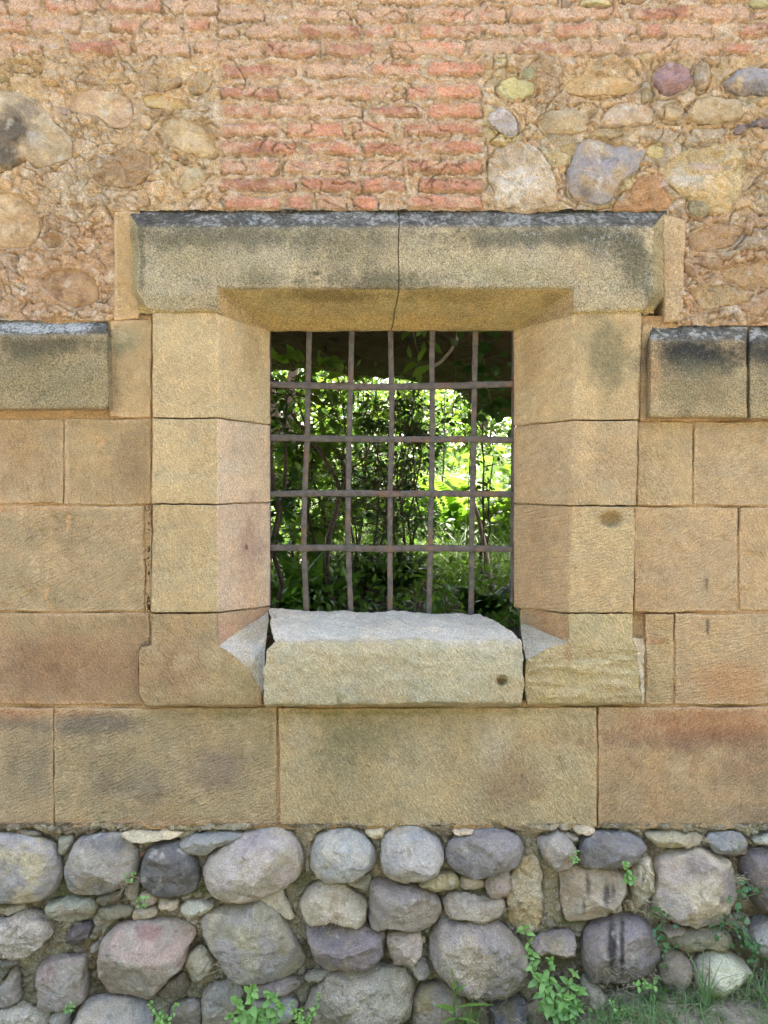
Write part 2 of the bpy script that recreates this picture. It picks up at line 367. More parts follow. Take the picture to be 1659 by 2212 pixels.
# ------------------------------------------------------------------ stains of the stone, plus the soffit's painted bounce light (wall units)
ASH_STAINS = [
 (180, 1562, 120, 30, (112, 102, 92), .75), (40, 1560, 60, 20, (118, 104, 92), .7), (60, 1650, 60, 70, (125, 115, 92), .5), (300, 1700, 90, 50, (128, 120, 105), .5),
 (470, 1660, 80, 55, (135, 118, 105), .6), (230, 1640, 60, 50, (130, 120, 98), .4), (70, 1533, 150, 22, (196, 140, 92), .7), (330, 1782, 340, 14, (192, 148, 108), .6),
 (560, 1600, 50, 90, (150, 132, 88), .4), (520, 1540, 120, 14, (132, 125, 70), .6),
 (790, 1590, 120, 60, (133, 128, 92), .65), (740, 1650, 80, 90, (140, 135, 100), .5), (1068, 1590, 34, 80, (206, 196, 172), .42), (650, 1575, 30, 60, (190, 182, 158), .4),
 (900, 1630, 80, 60, (192, 178, 145), .5), (1110, 1690, 60, 70, (150, 122, 95), .55), (1200, 1590, 60, 40, (182, 145, 100), .4), (850, 1535, 240, 12, (128, 124, 62), .75),
 (1550, 1565, 150, 45, (182, 126, 82), .75), (1480, 1600, 210, 26, (140, 104, 84), .55), (1620, 1650, 70, 60, (138, 114, 92), .55), (1400, 1570, 60, 40, (176, 128, 92), .4), (1640, 1760, 80, 20, (135, 118, 98), .5),
 (1590, 1480, 100, 50, (192, 140, 96), .65), (1480, 1500, 40, 30, (180, 150, 110), .4), (140, 1440, 190, 80, (150, 116, 84), .6), (60, 1350, 60, 30, (175, 155, 108), .5), (200, 1345, 90, 30, (170, 152, 106), .5),
 (380, 1440, 60, 60, (158, 120, 88), .5), (340, 1480, 40, 30, (150, 125, 90), .4), (520, 1470, 50, 50, (168, 158, 112), .6),
 (1312, 765, 62, 66, (120, 116, 84), .75), (1312, 820, 30, 50, (128, 122, 90), .5), (1275, 640, 40, 60, (110, 108, 78), .5),
 (1505, 765, 125, 50, (58, 58, 52), 1.1), (1500, 835, 95, 62, (128, 122, 92), .75), (1660, 762, 60, 46, (60, 60, 56), 1.05), (1650, 835, 60, 62, (138, 130, 100), .7), (1412, 800, 16, 70, (196, 160, 115), .6),
 (100, 745, 170, 24, (82, 80, 60), .85), (60, 770, 60, 24, (86, 84, 62), .7), (110, 815, 150, 55, (140, 130, 94), .6), (120, 895, 130, 10, (205, 158, 112), .7), (60, 1098, 130, 8, (200, 150, 105), .6),
 (270, 730, 50, 30, (150, 146, 112), .6), (285, 1000, 35, 70, (142, 116, 84), .5), (60, 1000, 60, 70, (168, 138, 98), .4), (150, 1150, 120, 40, (152, 130, 96), .4), (60, 1220, 80, 60, (184, 158, 116), .4),
 (540, 1190, 26, 110, (168, 136, 118), .55), (545, 760, 25, 60, (180, 150, 105), .5), (1150, 780, 24, 60, (160, 128, 86), .4), (1160, 1180, 30, 90, (168, 134, 92), .4),
 (1330, 1000, 60, 50, (168, 140, 104), .35), (1480, 1200, 80, 60, (196, 166, 126), .3), (1300, 1150, 60, 40, (200, 178, 130), .4), (1540, 1140, 50, 30, (205, 175, 135), .3), (1100, 1478, 40, 30, (196, 178, 130), .5),
 (1527, 1260, 3, 22, (90, 80, 66), .8), (1529, 1350, 3, 20, (70, 66, 60), .9), (532, 1183, 3, 6, (60, 50, 42), .9), (1227, 1415, 8, 22, (165, 110, 70), .8), (1410, 1385, 30, 9, (172, 116, 74), .8),
]
LIN_STAINS = [
 (480, 512, 260, 30, (88, 88, 68), .75), (720, 520, 120, 60, (98, 96, 72), .6), (820, 608, 150, 26, (92, 88, 62), .75), (560, 600, 70, 26, (112, 106, 76), .6), (1150, 512, 280, 26, (86, 86, 72), .8), (1372, 575, 46, 70, (88, 88, 66), .8),
 (1300, 520, 90, 40, (92, 92, 74), .6), (960, 560, 80, 30, (170, 160, 122), .4), (1060, 585, 80, 26, (160, 154, 112), .4), (420, 560, 80, 40, (152, 146, 112), .4), (1130, 600, 60, 30, (146, 140, 96), .3),
 (682, 590, 12, 6, (64, 62, 48), .8), (306, 560, 9, 90, (78, 80, 60), .7), (400, 650, 90, 14, (140, 132, 92), .4), (1410, 640, 30, 24, (110, 108, 80), .5),
]
SOF_GLOW_STAINS = [(700, 640, 130, 16, (112, 100, 58), .7), (980, 640, 120, 20, (135, 118, 66), .5), (800, 700, 300, 20, (214, 180, 108), .5), (1190, 650, 30, 20, (130, 116, 80), .6)]  # yellow band is painted bounce light; the dark spots are stains
BOULD_STAINS = [
 (1322, 2045, 10, 75, (40, 40, 42), .97), (1344, 2045, 6, 70, (42, 42, 46), .95), (1270, 1905, 6, 34, (48, 46, 46), .8), (1262, 1955, 4, 20, (50, 48, 46), .7), (1311, 1930, 7, 34, (46, 46, 50), .8), (1325, 1925, 5, 26, (50, 50, 54), .6), (1390, 1900, 4, 14, (60, 62, 58), .7),
 (225, 1820, 45, 22, (92, 92, 100), .5), (560, 1820, 40, 30, (130, 118, 125), .3), (320, 2015, 40, 20, (160, 112, 108), .55), (105, 2105, 22, 30, (150, 104, 92), .5), (1510, 1865, 40, 24, (140, 128, 132), .45),
]
FIELD_STAINS = [(30, 285, 50, 60, (58, 56, 56), .85), (60, 235, 30, 25, (90, 88, 84), .4), (72, 300, 18, 20, (205, 195, 178), .6), (20, 345, 50, 25, (62, 60, 56), .8), (1262, 415, 20, 16, (78, 78, 84), .7), (1290, 350, 50, 14, (135, 138, 158), .6), (1640, 190, 40, 20, (110, 112, 128), .5),
 (1125, 395, 50, 30, (232, 222, 206), .6), (1480, 390, 50, 16, (235, 225, 210), .6), (1530, 360, 60, 8, (196, 170, 160), .6)]

def stain(c, V, lst, seed=5):
    px, py = PX(V); n = fbm(V, 14, 4, seed, .65) * .75 + fbm(V, 80, 2, seed + 1) * .3
    for x, y, rx, ry, col, st in lst:
        m = (np.abs(px - x) < rx * 2 + 20) & (np.abs(py - y) < ry * 2 + 20)
        if not m.any(): continue
        d = np.hypot((px[m] - x) / rx, (py[m] - y) / ry) + n[m] * min(1, 12 / min(rx, ry) + .5)
        f = (st * .9 * (1 - sstep(.3, 1.35, d)))[:, None]; c[m] = c[m] * (1 - f) + C(*col) * f
    return c

def basecol(V, rgb, seed, var=.13, warm=.10):
    n = fbm(V, 5, 4, seed)[:, None]; n2 = fbm(V, 16, 3, seed + 9)[:, None]
    c = C(*rgb)[None] * (1 + var * n * 1.3 + var * .6 * n2); c = c * (1 + warm * n2 * np.array([.5, -.1, -.7])); return c

def attr(o, name, v):
    a = o.data.attributes.new(name, 'FLOAT', 'POINT'); a.data.foreach_set('value', np.asarray(v, np.float32))

def crust(b, seed):
    n = fbm(b, 20, 3, seed) * .8 + fbm(b, 75, 3, seed + 1) * .9; k = sstep(.12, .42, n)[:, None]; k2 = sstep(-.1, -.5, n)[:, None]
    c = basecol(b, (104, 100, 88), seed, .3, .1); c = c * (1 - k) + C(158, 156, 146) * k; return c * (1 - k2 * .6) + C(58, 58, 54) * k2 * .6
def lich_at(V, lst, seed=2):
    px, py = PX(V); L = np.zeros(len(V)); n = fbm(V, 22, 3, seed) * .25
    for x, y, rx, ry, st in lst:
        d = np.hypot((px - x) / rx, (py - y) / ry); L = np.maximum(L, st * (1 - sstep(.5, 1.2, d + n)))
    return L + n * .15
LICH = [(850, 468, 620, 20, .2), (1150, 505, 50, 8, .24), (1140, 560, 70, 50, .19), (325, 560, 30, 110, .18), (420, 505, 130, 14, .19), (1320, 520, 90, 50, .2), (700, 530, 560, 60, .15),
        (100, 705, 170, 20, .33), (1500, 722, 130, 16, .2), (1660, 722, 60, 16, .2), (1400, 620, 30, 60, .2), (1490, 790, 100, 70, .17), (100, 780, 160, 60, .15)]

# ------------------------------------------------------------------ the wall
WALL = empty('stone_wall', 'old masonry wall of brick, rubble, sandstone blocks and boulders around the barred window', 'wall', (0, 0, 0))

def edges_1d(n_m, res):
    """positions along a side of length n_m with the folded-back rim on both ends"""
    a = [0, .0015, .004, .008]; k = max(2, int((n_m - .02) / res)); mid = np.linspace(.012, n_m - .012, k)
    p = np.concatenate([a, mid, [n_m - v for v in a[::-1]]]); p = np.concatenate([[0, 0], p, [n_m, n_m]])
    f = np.zeros(len(p)); f[0] = .05; f[1] = .012; f[-1] = .05; f[-2] = .012
    return p, f

_bi = [0]
def cream(c, w=.24): return tuple(a * (1 - w) + b * w for a, b in zip(c, (212, 190, 150)))
def block(quad, p=0.0, rgb=(180, 152, 110), ang=-55, mat=None, res=.005, label=None, rough=1.0, name='ashlar_block', tilt=0, stains=None, lich=False, fold=1.0, rmax=.009):
    _bi[0] += 1; sd_ = _bi[0]; rgb = cream(rgb)
    q = [P(x, y, -p) for x, y in quad]; wl = np.linalg.norm(q[1] - q[0]); hl = np.linalg.norm(q[3] - q[0])
    off = abs(quad[0][0] - XC) > 1100; rs_ = res * 3 if off else res
    U, fu = edges_1d(wl, rs_); Vv, fv = edges_1d(hl, rs_)
    uu, vv = np.meshgrid(U, Vv, indexing='ij'); a = (uu / wl).ravel()[:, None]; b = (vv / hl).ravel()[:, None]
    X = (q[0] * (1 - a) + q[1] * a) * (1 - b) + (q[3] * (1 - a) + q[2] * a) * b
    fd = np.maximum(fu[:, None], fv[None, :]).ravel() * fold
    e = np.minimum(np.minimum(uu, wl - uu), np.minimum(vv, hl - vv)).ravel()
    Xn = X + sd_ * 3.7
    r = .0022 + rmax * .8 * sstep(.1, .8, fbm(Xn, 14, 3, 2)) ; t = np.clip(1 - e / r, 0, 1)
    dep = r * (1 - np.sqrt(np.clip(1 - t * t, 0, 1)))
    X2 = X + vnoise(Xn * [1, 0, 1], 11, .0035, 2, 3) * [1, 0, 1] + vnoise(Xn * [1, 0, 1], 60, .0016, 2, 6) * [1, 0, 1]
    dy = np.minimum(fbm(Xn, 5, 3, 8), .3) * .0032 * rough + fbm(Xn, 30, 3, 9) * .0012 * rough + tilt * (a[:, 0] - .5)
    fl = fbm(Xn * [1, 1, 2.2], 4, 4, 15); step = (np.floor(fl * 5 + .5) - fl * 5); bedded = sstep(.1, .5, fbm(Xn, 3, 2, 16)) * (.0016 + .0016 * (rough > 1.2))
    dy = dy + step * bedded
    pit = sstep(.58, .8, fbm(Xn, 38, 2, 19)) * .005 + sstep(.5, .62, fbm(Xn, 13, 2, 29)) * .004
    X2[:, 1] = -p + dep + fd + (dy + pit) * (e > .002)
    if quad[3][1] > 1780: rg = sstep(.03, 0, hl - vv.ravel()); X2[:, 2] += rg * (.006 * fbm(Xn * [1, 0, 0], 18, 3, 55) + .004 * fbm(Xn * [1, 0, 0], 60, 2, 56)); X2[:, 1] += rg * np.clip(fbm(Xn, 30, 3, 57), 0, 1) * .012
    c = stain(basecol(X, rgb, sd_), X, ASH_STAINS if stains is None else stains)
    mo = sstep(.1, .5, fbm(Xn, 9, 5, 25, .65))[:, None]; c = c * (1 - mo * .16); ml = sstep(.1, .5, fbm(Xn, 12, 5, 26, .65))[:, None]; c = c * (1 - ml * .25) + C(220, 198, 158) * ml * .25
    rim = (sstep(.012, .0, e - .012 * np.abs(fbm(Xn, 20, 3, 27))) * .45)[:, None]; c = c * (1 - rim) + C(214, 182, 138) * rim
    A = math.radians(ang + R.uniform(-6, 6)); uv = np.stack([X[:, 0] * math.cos(A) + X[:, 2] * math.sin(A), -X[:, 0] * math.sin(A) + X[:, 2] * math.cos(A)], 1) + sd_ * 1.3
    o = mesh(name, X2, gridF(len(U), len(Vv)), mat or M_ASH, WALL, col=c, uv=uv)
    if lich: attr(o, 'Lich', lich_at(X, LICH))
    if label: o['label'] = label
    return o

RB = lambda x0, y0, x1, y1: [(x0, y0), (x1, y0), (x1, y1), (x0, y1)]
# course under the ledge (B), then C, D, E; left of the window then right
block(RB(-330, 906, 136, 1088), 0, (172, 143, 102), -75); block(RB(139, 905, 326, 1089), 0, (172, 145, 102), -68)
block(RB(-600, 1094, -232, 1320), 0, (176, 150, 110)); block(RB(-228, 1094, 312, 1320), 0, (174, 150, 110), 38); block(RB(316, 1092, 327, 1322), .002, (170, 142, 100))
block([(-420, 1326), (324, 1324), (324, 1522), (-420, 1522)], 0, (165, 134, 98), -62)
block([(-560, 1529), (115.4, 1530), (115.4, 1786), (-560, 1786)], 0, (168, 148, 112), 30); block([(116.4, 1530), (597, 1529), (597, 1784), (117, 1788)], 0, (170, 150, 110), 25, rough=1.6)
block([(602, 1530), (1289, 1529), (1289, 1785), (606, 1785)], .002, (184, 164, 120), -58); block([(1293, 1529), (1980, 1526), (1980, 1792), (1293, 1790)], 0, (182, 150, 108), 60, rough=1.3)
block(RB(1984, 1529, 2360, 1788), 0); block(RB(-760, 1529, -564, 1786), 0)
block(RB(1378, 912, 1496, 1092), .001, (186, 160, 116), -50); block(RB(1500, 911, 1930, 1092), 0, (186, 158, 116), 20); block(RB(1934, 911, 2360, 1092), 0)
block(RB(1371, 1096, 1594, 1322), .001, (188, 158, 116), 35); block(RB(1598, 1096, 2040, 1318), 0, (190, 158, 114), -60); block(RB(2044, 1096, 2360, 1318), 0)
block(RB(1395, 1327, 1455, 1522), -.001, (180, 154, 108), 0, rough=2.5); block(RB(1459, 1327, 1990, 1522), 0, (190, 160, 116), 15); block(RB(1994, 1327, 2360, 1522), 0)
block(RB(-760, 906, -334, 1088), 0); block(RB(-760, 1326, -424, 1522), 0, (170, 140, 102)); block(RB(-760, 1094, -604, 1320), 0)
# flush stones beside the surround at ledge height
block([(238, 694), (327, 690), (327, 902), (236, 900)], .003, (176, 148, 104), -85, mat=M_SMOOTH)
block([(1386, 700), (1410, 700), (1410, 908), (1382, 908)], .002, (196, 166, 122), -70)
block([(246, 458), (300, 456), (300, 688), (246, 692)], .006, (180, 146, 98), 88, mat=M_SMOOTH, label='smooth brown strip of stone beside the lintel')
block([(1430, 462), (1482, 474), (1474, 694), (1434, 696)], .006, (206, 176, 132), 88, mat=M_MORT, rough=2, label='smooth pale strip of stone beside the lintel')

def ruled(acc, Lk, Rk, nt_, res=.004, round_t=(0, 0), smooth_it=3, seed=0, cols=None, rgb=(180, 150, 110), amp=1.0, ang=-50, stains=ASH_STAINS, er=.006):
    """surface ruled between two 3-D key lines; rows run along the keys (corners softened), columns from L to R"""
    Lk = [np.array(k, float) for k in Lk]; Rk = [np.array(k, float) for k in Rk]; Ls, Rs = [], []; ks = []
    for i in range(len(Lk) - 1):
        n = max(2, int(max(np.linalg.norm(Lk[i + 1] - Lk[i]), np.linalg.norm(Rk[i + 1] - Rk[i])) / res)); t = np.linspace(0, 1, n, endpoint=(i == len(Lk) - 2))[:, None]
        Ls.append(Lk[i] * (1 - t) + Lk[i + 1] * t); Rs.append(Rk[i] * (1 - t) + Rk[i + 1] * t); ks += [i] * len(t)
    Ls = np.concatenate(Ls); Rs = np.concatenate(Rs); ks = np.array(ks)
    t = np.linspace(0, 1, nt_)
    if round_t[0]: t = np.sort(np.concatenate([t, [t[1] * .25, t[1] * .5]]))
    if round_t[1]: t = np.sort(np.concatenate([t, [1 - (1 - t[-2]) * .25, 1 - (1 - t[-2]) * .5]]))
    G = Ls[:, None] * (1 - t)[None, :, None] + Rs[:, None] * t[None, :, None]
    for _ in range(smooth_it): G[1:-1] = G[1:-1] * .5 + (G[:-2] + G[2:]) * .25
    du = np.gradient(G, axis=0); dv = np.gradient(G, axis=1); nn = np.cross(du, dv); nn /= np.linalg.norm(nn, axis=2)[..., None] + 1e-9
    if nn[..., 1].mean() > 0: nn = -nn
    W = np.linalg.norm(Rs - Ls, axis=1)[:, None]; base = G.copy()
    Xn = G.reshape(-1, 3) + seed * 2.3; rr = (er * (.5 + 1.4 * sstep(.0, .8, fbm(Xn, 14, 3, 2)))).reshape(G.shape[:2])
    dd = np.zeros(G.shape[:2])
    if round_t[0]: tt = np.clip(1 - W * t[None] / rr, 0, 1); dd += rr * (1 - np.sqrt(1 - tt * tt))
    if round_t[1]: tt = np.clip(1 - W * (1 - t)[None] / rr, 0, 1); dd += rr * (1 - np.sqrt(1 - tt * tt))
    G = G - nn * dd[..., None]
    X = G.reshape(-1, 3); b = base.reshape(-1, 3)
    X = X + vnoise(b, 9, .0035 * amp, 3, 21) + vnoise(b, 45, .0013 * amp, 2, 31)
    c = stain(basecol(b, rgb, seed + 50), b, stains) if cols is None else cols(b, np.repeat(ks, len(t)))
    A = math.radians(ang); dep = b[:, 1] * 1.0
    uv = np.stack([(b[:, 0] + dep) * math.cos(A) + (b[:, 2] + dep * .3) * math.sin(A), -(b[:, 0] + dep) * math.sin(A) + (b[:, 2] + dep * .3) * math.cos(A)], 1) + seed * 1.7
    F = gridF(len(Ls), len(t)); n0 = len(nn)
    acc.V.append(X); acc.F.setdefault(4, []).append(F + acc.n); acc.n += len(X); acc.c.append(c)
    acc.__dict__.setdefault('uv', []).append(uv); acc.__dict__.setdefault('b', []).append(b)

SUR = empty('window_surround', parent=WALL)
PJ, PL, DB, DR = .030, .045, .14, .20
# lintel: weathered top, face, splayed soffit; cracked in two
def lin_cols(b, ks):
    c = stain(basecol(b, (184, 170, 136), 60, .2), b, LIN_STAINS, 9)
    f = sstep(.0, .045, b[:, 1] + .03)[:, None]; px, py = PX(b)
    top = (sstep(497, 484, py) * (b[:, 1] > -.06))[:, None]
    c = c * (1 - top) + crust(b, 61) * top
    so = ((b[:, 1] > -.037) & (py > 560)).astype(float)[:, None]
    s = stain(basecol(b, (190, 170, 116), 62, .1), b, SOF_GLOW_STAINS, 11); return c * (1 - so) + s * so  # soffit yellow holds the light bounced up from the ground
def lkeys(x, xb, yb, rev=True):
    """keys of the lintel section at x on the face and xb on the splay's inner edge"""
    return [P(x, 452, .015), P(x, 490, -PL), P(x, 560, -PL), P(x, yb, -PL)]
ears = Acc()
def lintel_half(a, b, rd, seed, e_side):
    ac = Acc()
    # face with soffit
    tr, tb = (a + (b - a) * 1.0), 0
    def keys(x, wob=(0, 0, 0, 0, 0)):
        f = (x - 471) / 770; xi = 583 + f * 527
        return [P(x + wob[0], 452, .015), P(x + wob[1], 489, -PL), P(x + wob[2], 560, -PL), P(x + wob[3], 621, -PL), P(xi + wob[4], 714, DB), P(xi + wob[4], 716, DR), P(xi, 660, .34)]
    cw = (2, 3, 0, 2, -2)
    lk = keys(a, cw if rd[0] else (0,) * 5); rk = keys(b, cw if rd[1] else (0,) * 5)
    if rd[1]: rk = [k - np.array([.0011, 0, 0]) for k in rk]
    if rd[0]: lk = [k + np.array([.0011, 0, 0]) for k in lk]
    ruled(ac, lk, rk, int((b - a) * S / .004), .004, rd, 2, 3, lin_cols, amp=1.2, er=.003)
    # the ear beyond the opening, with its rounded lower corner, and the bevelled side
    s = e_side; x0, x1 = (471, 298) if s < 0 else (1241, 1412)
    top = lambda x: P(x, 489, -PL)
    ng = 46; xs = np.linspace(x0, x1, ng)
    for i in range(1):
        lk = [P(x0, 452, .015), P(x0, 489, -PL), P(x0, 640, -PL), P(x0, 671, -PL + .004), P(x0, 677, -.03)]
        rk = [P(x1, 452, .015), P(x1, 489, -PL), P(x1, 630, -PL), P(x1 + s * -22, 668, -PL + .006), P(x1 - s * 26, 678, -.028)]
        ruled(ac, lk, rk, ng, .004, (0, 0), 3, 4, lin_cols, amp=1.2)
        xb_ = 284 if s < 0 else 1440; xt = 275 if s < 0 else 1440
        ruled(ac, [P(x1, 489, -PL), P(x1, 630, -PL), P(x1 - s * 22, 666, -PL + .006), P(x1 - s * 26, 676, -.02)], [P(xt, 453, .006), P(xb_, 640, .004), P(x1 - s * 10, 676, .006), P(x1 - s * 22, 682, .006)], 10, .005, (0, 0), 1, 5,
              None if s > 0 else None, rgb=(176, 160, 116), stains=LIN_STAINS, amp=1.2)
        ruled(ac, [P(x1, 452, .015), P(x1, 470, -.015), P(x1, 489, -PL)], [P(xt, 452, .015), P(xt, 452.5, .01), P(xt, 453, .006)], 8, .005, (0, 0), 0, 5, lin_cols, amp=1.2)
    xi = 583 if s < 0 else 1110
    ruled(ac, [P(x0, 621, -PL), P(x0, 675, -PL + .012)], [P(xi, 713, DB), P(xi, 715, DB)], 34, .004, (0, 0), 0, 8, None, rgb=(190, 164, 116), stains=ASH_STAINS, amp=1.2)
    ruled(ac, [P(x0, 660, -PL), P(x0, 672, -PL + .02)], [P(x1, 660, -PL + .01), P(x1, 676, -.02)], 34, .004, (0, 0), 0, 8, lin_cols, amp=1.2)
    o = mesh('lintel', np.concatenate(ac.V), [np.concatenate(f) for f in ac.F.values()], M_LICH, SUR, col=np.concatenate(ac.c), uv=np.concatenate(ac.uv))
    b_ = np.concatenate(ac.b); L_ = lich_at(b_, LICH); L_ *= np.where((b_[:, 1] > -.03) & (PX(b_)[1] > 600), 0, 1); attr(o, 'Lich', L_)
    return o
lintel_half(471, 860, (0, 1), 1, -1); lintel_half(860, 1241, (1, 0), 2, 1)
for o, t_ in zip([o for o in SUR.children], ('lintel stone left of the crack', 'lintel stone right of the crack')): o['label'] = t_

# jamb stones with splay and reveal; one stone per course
def jamb(side, y0, y1, yi0, yi1, rgb, rgb2, ang, seed, xo0, xo1, xf0, xf1, xi, pitt=None):
    ac = Acc(); rgb = cream(rgb); rgb2 = cream(rgb2)
    def K(y, yi, xo, xf): return [P(xo - side * 2, y, .03), P(xo, y, -PJ), P((xo + xf) / 2, y, -PJ), P(xf, y, -PJ), P((xf + xi) / 2, (y + yi) / 2, (DB - PJ) / 2), P(xi, yi, DB), P(xi, yi, DR), P(xi + side * 60, yi, .36)]
    cf = basecol; s2 = ASH_STAINS
    def cols(b, ks):
        m = ((ks >= 3))[:, None] ; return stain(np.where(m, basecol(b, rgb2, seed + 70, .09), basecol(b, rgb, seed + 71)), b, s2)
    ruled(ac, K(y0, yi0, xo0, xf0), K(y1, yi1, xo1, xf1), max(8, int((y1 - y0) * S / .0045)), .0045, (1, 1), 2, seed, cols, ang=ang, amp=.8, er=.004)
    X = np.concatenate(ac.V); px, py = PX(X)
    if pitt:
        for hx, hy, hr, hd in pitt:
            d = np.hypot((px - hx) / 1.25, py - hy) / hr + fbm(X, 30, 2, 3) * .3; X[:, 1] += hd * (1 - sstep(.35, 1.1, d)) * (X[:, 1] < 0)
            ac.c[0] = ac.c[0] * (1 - .25 * (1 - sstep(.4, 1.2, d)))[:, None]
    # broken, chipped outer arris
    ch = sstep(.15, .75, fbm(X * [0, 0, 1] + seed, 22, 3, 5)) * sstep(16, 0, np.abs(px - (xo0 + xo1) / 2)); X[:, 1] += ch * .008
    return mesh('jamb_stone', X, [np.concatenate(f) for f in ac.F.values()], M_ASH, SUR, col=np.concatenate(ac.c), uv=np.concatenate(ac.uv))
LW, RW = (194, 170, 124), (190, 164, 118)
jamb(-1, 675, 902, 713, 917, LW, (214, 190, 144), -62, 1, 329, 330, 471, 471, 583); jamb(-1, 905, 1088, 920, 1084, LW, (222, 196, 164), -62, 2, 330, 328, 471, 471, 583)  # left splay colours painted paler, as the brighter lit side
jamb(-1, 1091, 1322, 1087, 1309, (186, 164, 120), (216, 188, 158), -70, 3, 330, 326, 471, 471, 583)
jamb(1, 676, 906, 713, 919, RW, (194, 166, 118), -75, 4, 1386, 1380, 1240, 1237, 1110); jamb(1, 909, 1091, 922, 1087, (186, 160, 118), (190, 160, 116), -60, 5, 1378, 1374, 1237, 1233, 1110)  # right splay colours painted browner, as the side in shade
jamb(1, 1094, 1324, 1090, 1312, (192, 166, 120), (188, 156, 112), 15, 6, 1372, 1368, 1233, 1228, 1110, [(1321, 1122, 21, .028)])

_mb = Acc()
for sd2, xf_, xi_ in ((-1, 471, 583), (1, 1236, 1110)):
    ruled(_mb, [P(xf_ + sd2 * 60, 690, .012), P(xf_ + sd2 * 4, 690, -PJ + .012), P(xi_ + sd2 * 5, 712, DB), P(xi_ + sd2 * 5, 712, DR)], [P(xf_ + sd2 * 60, 1385, .012), P(xf_ + sd2 * 4, 1385, -PJ + .012), P(xi_ + sd2 * 5, 1310, DB), P(xi_ + sd2 * 5, 1310, DR)], 120, .006, (0, 0), 0, 60, rgb=(200, 168, 124), amp=.6)
mesh('surround_mortar', np.concatenate(_mb.V), [np.concatenate(f) for f in _mb.F.values()], M_MORT, SUR, col=np.concatenate(_mb.c))

def sill_stone(name, faces, rgb, seed, label=None, mat=None, extra=None, amp=1.2):
    ac = Acc()
    for f in faces: ruled(ac, f[0], f[1], f[2], .0045, f[3], f[4], seed, rgb=f[5] if len(f) > 5 else rgb, ang=-60, amp=amp, er=.005)
    X = np.concatenate(ac.V); col = np.concatenate(ac.c); wn_ = sstep(-.05, .35, fbm(X, 16, 4, 83, .65))[:, None] * .5; col = col * (1 - wn_) + basecol(X, (196, 174, 134), 84) * wn_
    if extra: X, col = extra(X, col)
    o = mesh(name, X, [np.concatenate(f) for f in ac.F.values()], mat or M_ASH, SUR, col=col, uv=np.concatenate(ac.uv))
    if label: o['label'] = label
    return o
PS = .066
# corner stone left: face, splay foot and the broken triangular top, painted pale as sky-lit
sill_stone('corner_stone', [
 ([P(327, 1325, -PJ), P(326, 1388, -PJ), P(324, 1394, -PJ), P(300, 1400, -PJ - .004), P(299, 1440, -PJ - .006), P(298, 1500, -PJ - .006), P(312, 1524, -PJ), P(314, 1527, .01)],
  [P(471, 1325, -PJ), P(471, 1388, -PJ), P(471, 1395, -PJ), P(492, 1408, -PJ - .004), P(540, 1445, -PJ - .006), P(567, 1500, -PJ - .006), P(566, 1524, -PJ), P(566, 1527, .01)], 50, (1, 1), 2),
 ([P(471, 1325, -PJ), P(471, 1395, -PJ)], [P(583, 1312, DB), P(582, 1320, DB)], 36, (0, 0), 0, (196, 160, 130)),  # splay foot painted lighter, like the lit left splay
 ([P(471, 1395, -PJ), P(492, 1408, -PJ - .004), P(540, 1445, -PJ - .006), P(567, 1500, -PJ - .006)], [P(582, 1320, DB), P(580, 1345, .09), P(577, 1372, .03), P(571, 1440, -.01)], 30, (0, 0), 0, (212, 204, 186)),
 ([P(327, 1325, -PJ), P(326, 1388, -PJ)], [P(325, 1325, .02), P(324, 1388, .02)], 4, (0, 0), 0),
 ([P(300, 1400, -PJ - .004), P(299, 1440, -PJ - .006), P(298, 1500, -PJ - .006), P(312, 1524, -PJ)], [P(300, 1399, .02), P(299, 1440, .02), P(298, 1500, .02), P(312, 1526, .02)], 5, (0, 0), 0),
], (176, 152, 112), 11, 'lower left corner stone, broken triangular top painted pale for sky light')
def wavy(X, col):
    px, py = PX(X); m = sstep(1385, 1420, py) * (X[:, 1] < .02)
    X[:, 1] += m * (fbm(X * [1, 1, 5], 9, 3, 44) * .012 + fbm(X * [1, 1, 8], 30, 2, 45) * .003); return X, col
sill_stone('corner_stone', [
 ([P(1228, 1327, -PJ), P(1227, 1386, -PJ), P(1180, 1402, -PJ), P(1135, 1425, -PJ), P(1133, 1500, -PJ - .004), P(1137, 1520, -PJ), P(1140, 1524, .01)],
  [P(1368, 1327, -PJ), P(1368, 1378, -PJ), P(1376, 1400, -PJ), P(1378, 1425, -PJ), P(1385, 1500, -PJ - .004), P(1388, 1520, -PJ), P(1388, 1524, .01)], 56, (1, 1), 3),
 ([P(1228, 1327, -PJ), P(1227, 1386, -PJ)], [P(1122, 1316, DB), P(1124, 1345, DB * .9)], 34, (0, 0), 0, (180, 146, 104)),  # splay foot painted browner, like the shaded right splay
 ([P(1227, 1386, -PJ), P(1180, 1402, -PJ), P(1135, 1425, -PJ)], [P(1124, 1345, DB * .9), P(1124, 1360, .08), P(1128, 1380, .03)], 30, (0, 0), 0, (206, 196, 170)),  # broken top painted pale for the sky light on it
 ([P(1122, 1314, DB), P(1124, 1350, DB * .9), P(1130, 1385, .03)], [P(1122, 1314, DR), P(1124, 1352, DR), P(1126, 1392, DR)], 12, (0, 0), 0, (150, 130, 100)),
 ([P(1368, 1378, -PJ), P(1376, 1400, -PJ), P(1378, 1425, -PJ), P(1385, 1500, -PJ - .004), P(1388, 1520, -PJ)], [P(1392, 1380, -.004), P(1394, 1400, -.006), P(1389, 1440, -.006), P(1393, 1500, -.008), P(1392, 1520, .004)], 8, (0, 0), 0, (214, 200, 170)),  # broken edge strip with its white highlight painted in
], (192, 174, 128), 12, 'lower right corner stone with a wavy weathered face', extra=wavy)
